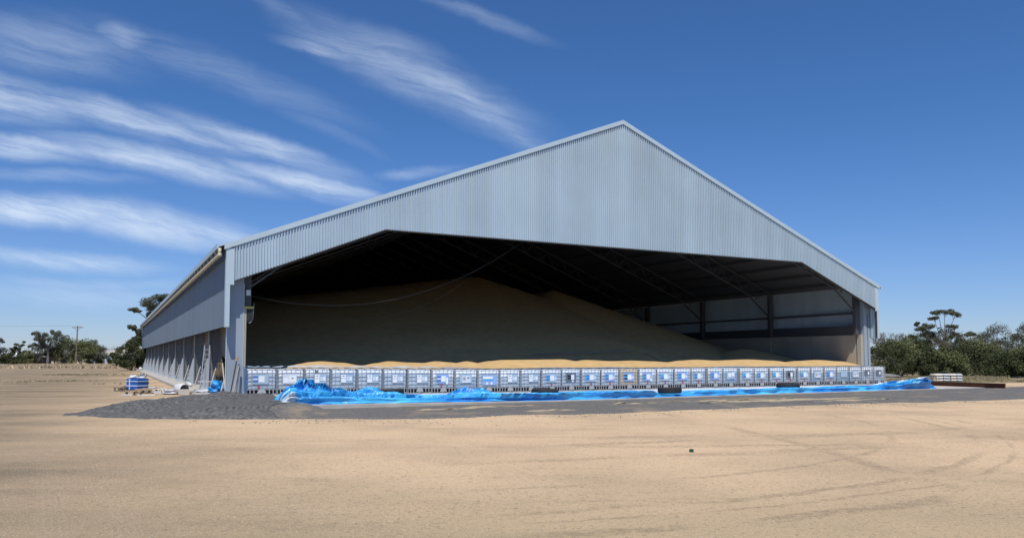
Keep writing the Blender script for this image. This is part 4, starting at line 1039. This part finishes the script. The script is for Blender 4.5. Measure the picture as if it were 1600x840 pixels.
    if cm.v: cm.build('crown', LF[leaf], e)
    return e
def gum_custom(label, px0, Y, fork, clumps, leaf, size, seed, dens, group, cl_depth=2.0, r0=.16):
    rn = random.Random(seed); X = at_depth(px0, Y); e = empty('gum_tree', (X, Y, 0), 0, label=label, cat='tree', group=group)
    tm = MB(); cm = MB(); fx = at_depth(fork[0], Y)-X; fz = ht(fork[1], Y)
    tm.tube([(0, 0, -.1), (fx*.4, .1, fz*.5), (fx, 0, fz)], [r0, r0*.8, r0*.65], 7)
    for (px, py, rx, rz_) in clumps:
        c = Vector((at_depth(px, Y)-X, rn.uniform(-1, 1)*cl_depth, ht(py, Y))); rx = rx*1.22/F*Y; rz_ = rz_*1.3/F*Y
        low = c.z < fz+.3; st0 = Vector((fx*.6, 0, fz*.6)) if low else Vector((fx, 0, fz))
        mid = st0.lerp(c, .5)+Vector((rn.gauss(0, .25), rn.gauss(0, .25), -.12*abs(c.x-st0.x)))
        tm.tube([st0, mid, c-Vector((0, 0, rz_*.3))], [r0*.42, r0*.28, r0*.10], 5)
        for k in range(6):
            d = Vector((rn.uniform(-.75, .75)*rx, rn.uniform(-.75, .75)*rx, rn.uniform(-.45, .45)*rz_)); q_ = c+d; tm.tube([mid.lerp(c, .7), q_], [r0*.09, r0*.04], 4)
            leaves(cm, q_, Vector((rx*.52, rx*.52, rz_*.55)), int(120*dens), size*.85, rn, droop=.2)
    tm.build('trunk', M_barkp, e); cm.build('crown', LF[leaf], e); return e
def ht(pyt, Y): return EYE+(559.3-pyt)/F*Y
GR = 'trees and shrubs right of the shed'
# right: front row of rounded shrubs
RS = [(1385, 72, 534, 2.4, 'bush', 'dark', 'dark tangled shrub touching the shed corner on its right side'),
      (1405, 76, 528, 2.6, 'bush', 'olive', 'rounded olive shrub behind the tall fold of the tarpaulin end'),
      (1425, 86, 524, 2.9, 'bush', 'dark', 'dark upright shrub left of the tall spreading gum tree'),
      (1452, 71, 552, 1.75, 'bush', 'dark', 'small dark rounded shrub on a bare stem, left of the wrapped pallets'),
      (1480, 73, 550, 1.9, 'bush', 'olive', 'light olive rounded shrub directly behind the wrapped pallets'),
      (1512, 75, 538, 2.9, 'bush', 'dark', 'broad dark shrub just right of the wrapped pallets'),
      (1540, 78, 536, 2.2, 'bush', 'olive', 'tall olive shrub with bumpy crown right of the broad dark one'),
      (1563, 71, 555, 2.0, 'bush', 'dark', 'low dark clumped shrub before the taller she oaks at right'),
      (1592, 71, 553, 1.9, 'bush', 'dark', 'dark rounded shrub at the right edge of the photo'),
      (1598, 80, 545, 2.0, 'bush', 'olive', 'yellow green shrub behind the one at the right edge'),
      (1625, 76, 545, 2.4, 'bush', 'dark', 'dark shrub cut by the right edge of the photo')]
for i, (px, Y, top, wr, kd, lf, lab) in enumerate(RS):
    tree(kd, lab, at_depth(px, Y), Y, ht(top, Y), wr, 100+i, lf, 1.7, GR, size=.15)
gum_custom('tall open gum tree with umbrella crown rising highest right of the shed', 1477, 92, (1475, 541), [(1462,489,9,4),(1478,487,9,4),(1492,491,10,5),(1470,495,6,4),(1444,505,3.5,3.5),(1430,514,9,4),(1445,510,8,5),(1434,526,8,4),(1448,521,9,6),(1456,532,8,6),(1462,522,7,7),(1472,528,9,9),(1484,520,9,10),(1492,532,8,10),(1504,510,7,4),(1510,521,8,4),(1499,524,6,5),(1478,542,9,9),(1490,548,8,8),(1466,547,6,6)], 'gum', .17, 7, 1.25, GR)
tree('gum', 'lower gum tree reaching left from behind the tall gum', at_depth(1442, 96), 96, ht(506, 96), 2.9, 12, 'gum', 1.3, GR, size=.17)
RB = [(1410, 100, 526, 2.6, 'cas', 'dark', 'thin dark she oak behind the olive shrub near the shed'),
      (1500, 100, 520, 2.8, 'cas', 'gum', 'brownish she oak immediately right of the tall gum tree'),
      (1522, 98, 526, 2.6, 'cas', 'olive', 'feathery she oak above the broad dark shrub'),
      (1556, 100, 508, 3.0, 'cas', 'grey', 'tallest grey green she oak near the right edge'),
      (1580, 98, 517, 2.6, 'cas', 'gum', 'feathery she oak right of the tallest grey one'),
      (1604, 102, 503, 2.4, 'cas', 'grey', 'sparse grey she oak cut by the right edge'),
      (1538, 108, 522, 2.6, 'cas', 'grey', 'pale she oak far behind, between the two feathery ones'),
      (1480, 112, 544, 3.4, 'bush', 'dark', 'dark thicket low behind the tall gum tree'),
      (1440, 110, 534, 3.4, 'bush', 'dark', 'dark thicket far behind, left of the tall gum'),
      (1560, 110, 544, 4.0, 'bush', 'dark', 'dark thicket behind the tallest she oak'),
      (1600, 108, 530, 4.0, 'bush', 'dark', 'dark thicket far behind the right edge shrubs'),
      (1520, 112, 532, 3.6, 'bush', 'dark', 'dark thicket behind the broad dark shrub'),
      (1395, 108, 536, 3.4, 'bush', 'dark', 'dark thicket far behind the shed corner')]
for i, (px, Y, top, wr, kd, lf, lab) in enumerate(RB):
    tree(kd, lab, at_depth(px, Y), Y, ht(top, Y), wr, 200+i, lf, 1.3, GR, size=.18)
tree('bare', 'leafless grey branching tree just past the right shed corner', at_depth(1384, 80), 80, ht(512, 80), 2, 31, group=GR)
tree('bare', 'leafless thin tree between two olive shrubs right of the shed', at_depth(1397, 82), 82, ht(526, 82), 2, 33, group=GR)
# left
GL = 'distant trees left of the shed'
tree('bush', 'big dark green shrub against the far left end of the shed', at_depth(207, 112), 112, ht(534, 112), 2.5, 301, 'dark', 2.0, GL, size=.2)
tree('bush', 'dark shrub tucked between the big shrub and the far shed end', at_depth(219, 118), 118, ht(527, 118), 1.9, 302, 'dark', 1.6, GL, size=.2)
gum_custom('tall gum tree rising behind the far end of the shed roof', 229, 130, (232, 500), [(238,468,14,8),(252,466,12,7),(228,477,10,6),(240,481,12,7),(262,463,9,6),(216,485,8,3.5),(229,491,7,5),(222,505,8,6),(214,513,6,5),(219,521,7,7),(210,528,7,6),(229,513,6,9),(246,492,9,7),(224,532,8,7)], 'gum', .26, 8, 1.5, GL, 1.6, .3)
LT = [(-4, 190, 528, 2.8, 'cas', 'grey', 'grey tree cut by the left edge of the photo'),
      (30, 195, 532, 2.2, 'gum', 'gum', 'small lone leaning gum tree before the white roofed shed'),
      (20, 190, 552, 2.6, 'bush', 'dark', 'low dark shrub left of the small leaning gum'),
      (46, 192, 551, 3.4, 'bush', 'olive', 'low olive hedge shrub right of the small leaning gum'),
      (60, 190, 524, 2.6, 'cas', 'grey', 'thin grey tree left of the tallest shaggy one'),
      (86, 188, 534, 2.6, 'gum', 'dark', 'dark branching gum tree right of the shaggy one'),
      (101, 190, 527, 4.6, 'bush', 'olive', 'broad olive tree left of the power pole'),
      (113, 200, 530, 4.6, 'gum', 'grey', 'grey green rounded tree just left of the power pole'),
      (130, 195, 532, 4.4, 'bush', 'olive', 'rounded olive tree just right of the power pole'),
      (147, 200, 533, 4.0, 'cas', 'grey', 'grey rounded tree at the right end of the left tree group'),
      (153, 205, 540, 3.0, 'bush', 'dark', 'small dark shrub left of the far cottage'),
      (172, 260, 545, 5.0, 'bush', 'grey', 'hazy grey tree behind the far cottage'),
      (180, 210, 552, 1.8, 'bush', 'dark', 'small dark shrub in front of the far cottage wall'),
      (190, 255, 545, 4.5, 'bush', 'grey', 'distant grey tree between the cottage and the big shrub')]
for i, (px, Y, top, wr, kd, lf, lab) in enumerate(LT):
    tree(kd, lab, at_depth(px, Y), Y, ht(top, Y), wr, 320+i, lf, 1.35, GL, size=.30)
gum_custom('tallest shaggy grey green gum tree at far left', 76, 185, (76, 545), [(70,521,7,5),(78,519,6,4),(86,523,6,5),(64,528,6,6),(73,530,8,7),(83,532,7,7),(58,536,5,7),(68,540,6,7),(78,542,7,6),(57,521,3,2)], 'grey', .32, 45, 1.0, GL, 2.5, .35)
# far tree belt on both horizons (reads as one mass)
m = MB(); rn = random.Random(5)
for k in range(210):
    px = rn.uniform(-300, 205) if k < 110 else rn.uniform(1330, 1950); Y = rn.uniform(380, 480); X = at_depth(px, Y); hh = rn.uniform(4, 8)
    leaves(m, Vector((X, Y, hh*.5)), Vector((rn.uniform(4, 9), 4, hh*.55)), 130, 1.0, rn)
o = m.build('far_tree_belt', LF['grey']); tag(o, 'low grey green belt of far off trees along the horizon', 'trees', kind='stuff')

# dry grass and weeds
def tufts(name, label, m_, n, region, hgt, seed, wid=.05):
    rn = random.Random(seed); m = MB()
    for _ in range(n):
        X, Y = region(rn)
        if mn.noise((X*.12, Y*.12, seed)) < .02: continue
        for k in range(5):
            a = rn.random()*6.28; h = hgt*rn.uniform(.5, 1.2); dx, dy = cos(a)*wid, sin(a)*wid; ox, oy = rn.gauss(0, hgt*.5), rn.gauss(0, hgt*.5); b = len(m.v)
            m.v += [(X+ox-dx, Y+oy-dy, 0), (X+ox+dx, Y+oy+dy, 0), (X+ox+rn.gauss(0, hgt*.3), Y+oy+rn.gauss(0, hgt*.3), h)]; m.face(b, b+1, b+2)
    o = m.build(name, m_); tag(o, label, 'grass', kind='stuff')
tufts('dry_grass', 'tall pale dry grass strip below the distant left trees', mat('straw', (.50, .39, .25), .9, var=.2, vscale=.5), 3800, lambda rn: (lambda Y: (at_depth(rn.uniform(-40, 190), Y), Y))(rn.uniform(135, 188)), .55, 3, .10)
tufts('verge_weeds', 'low dry weeds and green tufts on the verge under the right shrubs', mat('weeds', (.20, .19, .09), .9, col2=(.36, .29, .18), vscale=.6), 3600, lambda rn: (lambda Y: (at_depth(rn.uniform(1385, 1640), Y), Y))(rn.uniform(57, 72)), .22, 8, .03)
tufts('paddock_weeds', 'scattered olive weeds flat on the left paddock', mat('weeds olive', (.15, .15, .08), .9, col2=(.28, .24, .14), vscale=.8), 800, lambda rn: (lambda Y: (at_depth(rn.gauss(115, 45), Y), Y))(rn.choice((rn.gauss(57, 2.2), rn.gauss(84, 3)))), .09, 12, .03)

# ================================================================== power pole, wires, far buildings
pp_ = empty('power_pole', (at_depth(120, 190), 190, 0), 0, label='timber power pole with single crossarm standing among the left trees', cat='power pole')
Hp = ht(509, 190)
MB().tube([(0, 0, 0), (.12, 0, Hp)], [.2, .13], 8).build('pole', M_owood, pp_); MB().box(-1.25, 1.45, -.08, .08, Hp-.45, -.28+Hp).build('crossarm', M_owood, pp_)
for x in (-1.2, -.1, .75, 1.35): MB().lathe([(.03, Hp-.28), (.09, Hp-.2), (.09, Hp-.02), (.03, Hp+.08)], 8, (x, 0, 0)).build('insulator', M_stk2, pp_)
MB().tube([(.1, -.05, Hp-1.3), (-.7, -.05, Hp-.45)], .03, 4).tube([(.1, -.05, Hp-1.3), (.85, -.05, Hp-.45)], .03, 4).build('brace', M_steel, pp_)
for x in (-1.2, 1.35):
    a = Vector((at_depth(120, 190)+x, 190, Hp+.08)); b = Vector((-230+x*2, 150, 13)); pts = []
    for k in range(21): u = k/20; p_ = a.lerp(b, u); p_.z -= 6*u*(1-u); pts.append(p_)
    o = MB().tube(pts, .02, 4).build('power_line', M_dsteel); tag(o, 'thin overhead wire from the left crossarm tip going left' if x < 0 else 'thin overhead wire from the right crossarm tip going left', 'wire', 'wires of the power pole')
e = empty('farm_shed', (at_depth(15, 240), 240, 0), .05, label='long low shed with bright white roof behind the far left trees', cat='shed')
MB().box(-14, 7.5, 0, 10, 0, ht(556, 240)-.2).build('wall', mat('dark shed wall', (.035, .035, .04), .8), e)
m = MB(); zt = ht(554.5, 240); m.hexa([(-15, -1, zt-.6), (8, -1, zt-.6), (8, 11, zt-.6), (-15, 11, zt-.6), (-15, 3, zt+1.0), (5.5, 3, zt+1.0), (5.5, 7, zt+1.0), (-15, 7, zt+1.0)]); m.build('roof', mat('white roof', (.80, .82, .84), .5), e)
def cottage(px, Y, w_, lab, wallc, roofc):
    e = empty('cottage', (at_depth(px, Y), Y, 0), .1, label=lab, cat='house', group='far cottages'); h = 2.7
    MB().box(-w_/2, w_/2, 0, 7, 0, h).build('wall', mat('cw'+str(px), wallc, .7), e)
    m = MB(); b_ = w_/2+.5; m.v = [(-b_, -.6, h), (b_, -.6, h), (b_, 7.6, h), (-b_, 7.6, h), (-b_+2, 3.5, h+1.6), (b_-2, 3.5, h+1.6)]
    m.face(0, 1, 5, 4); m.face(1, 2, 5); m.face(2, 3, 4, 5); m.face(3, 0, 4); m.face(3, 2, 1, 0); m.build('roof', mat('crf'+str(px), roofc, .6), e)
    for k in range(3): MB().box(-w_/3+k*w_/3-.5, -w_/3+k*w_/3+.5, -.05, -.003, .9, 2.0).build('window', M_dplate, e)
cottage(166, 235, 10, 'pale blue far cottage with grey roof right of the left tree group', (.45, .52, .60), (.34, .33, .32))
cottage(183, 228, 7, 'small far cottage with tan roof left of the big dark shrub', (.40, .45, .50), (.45, .40, .33))
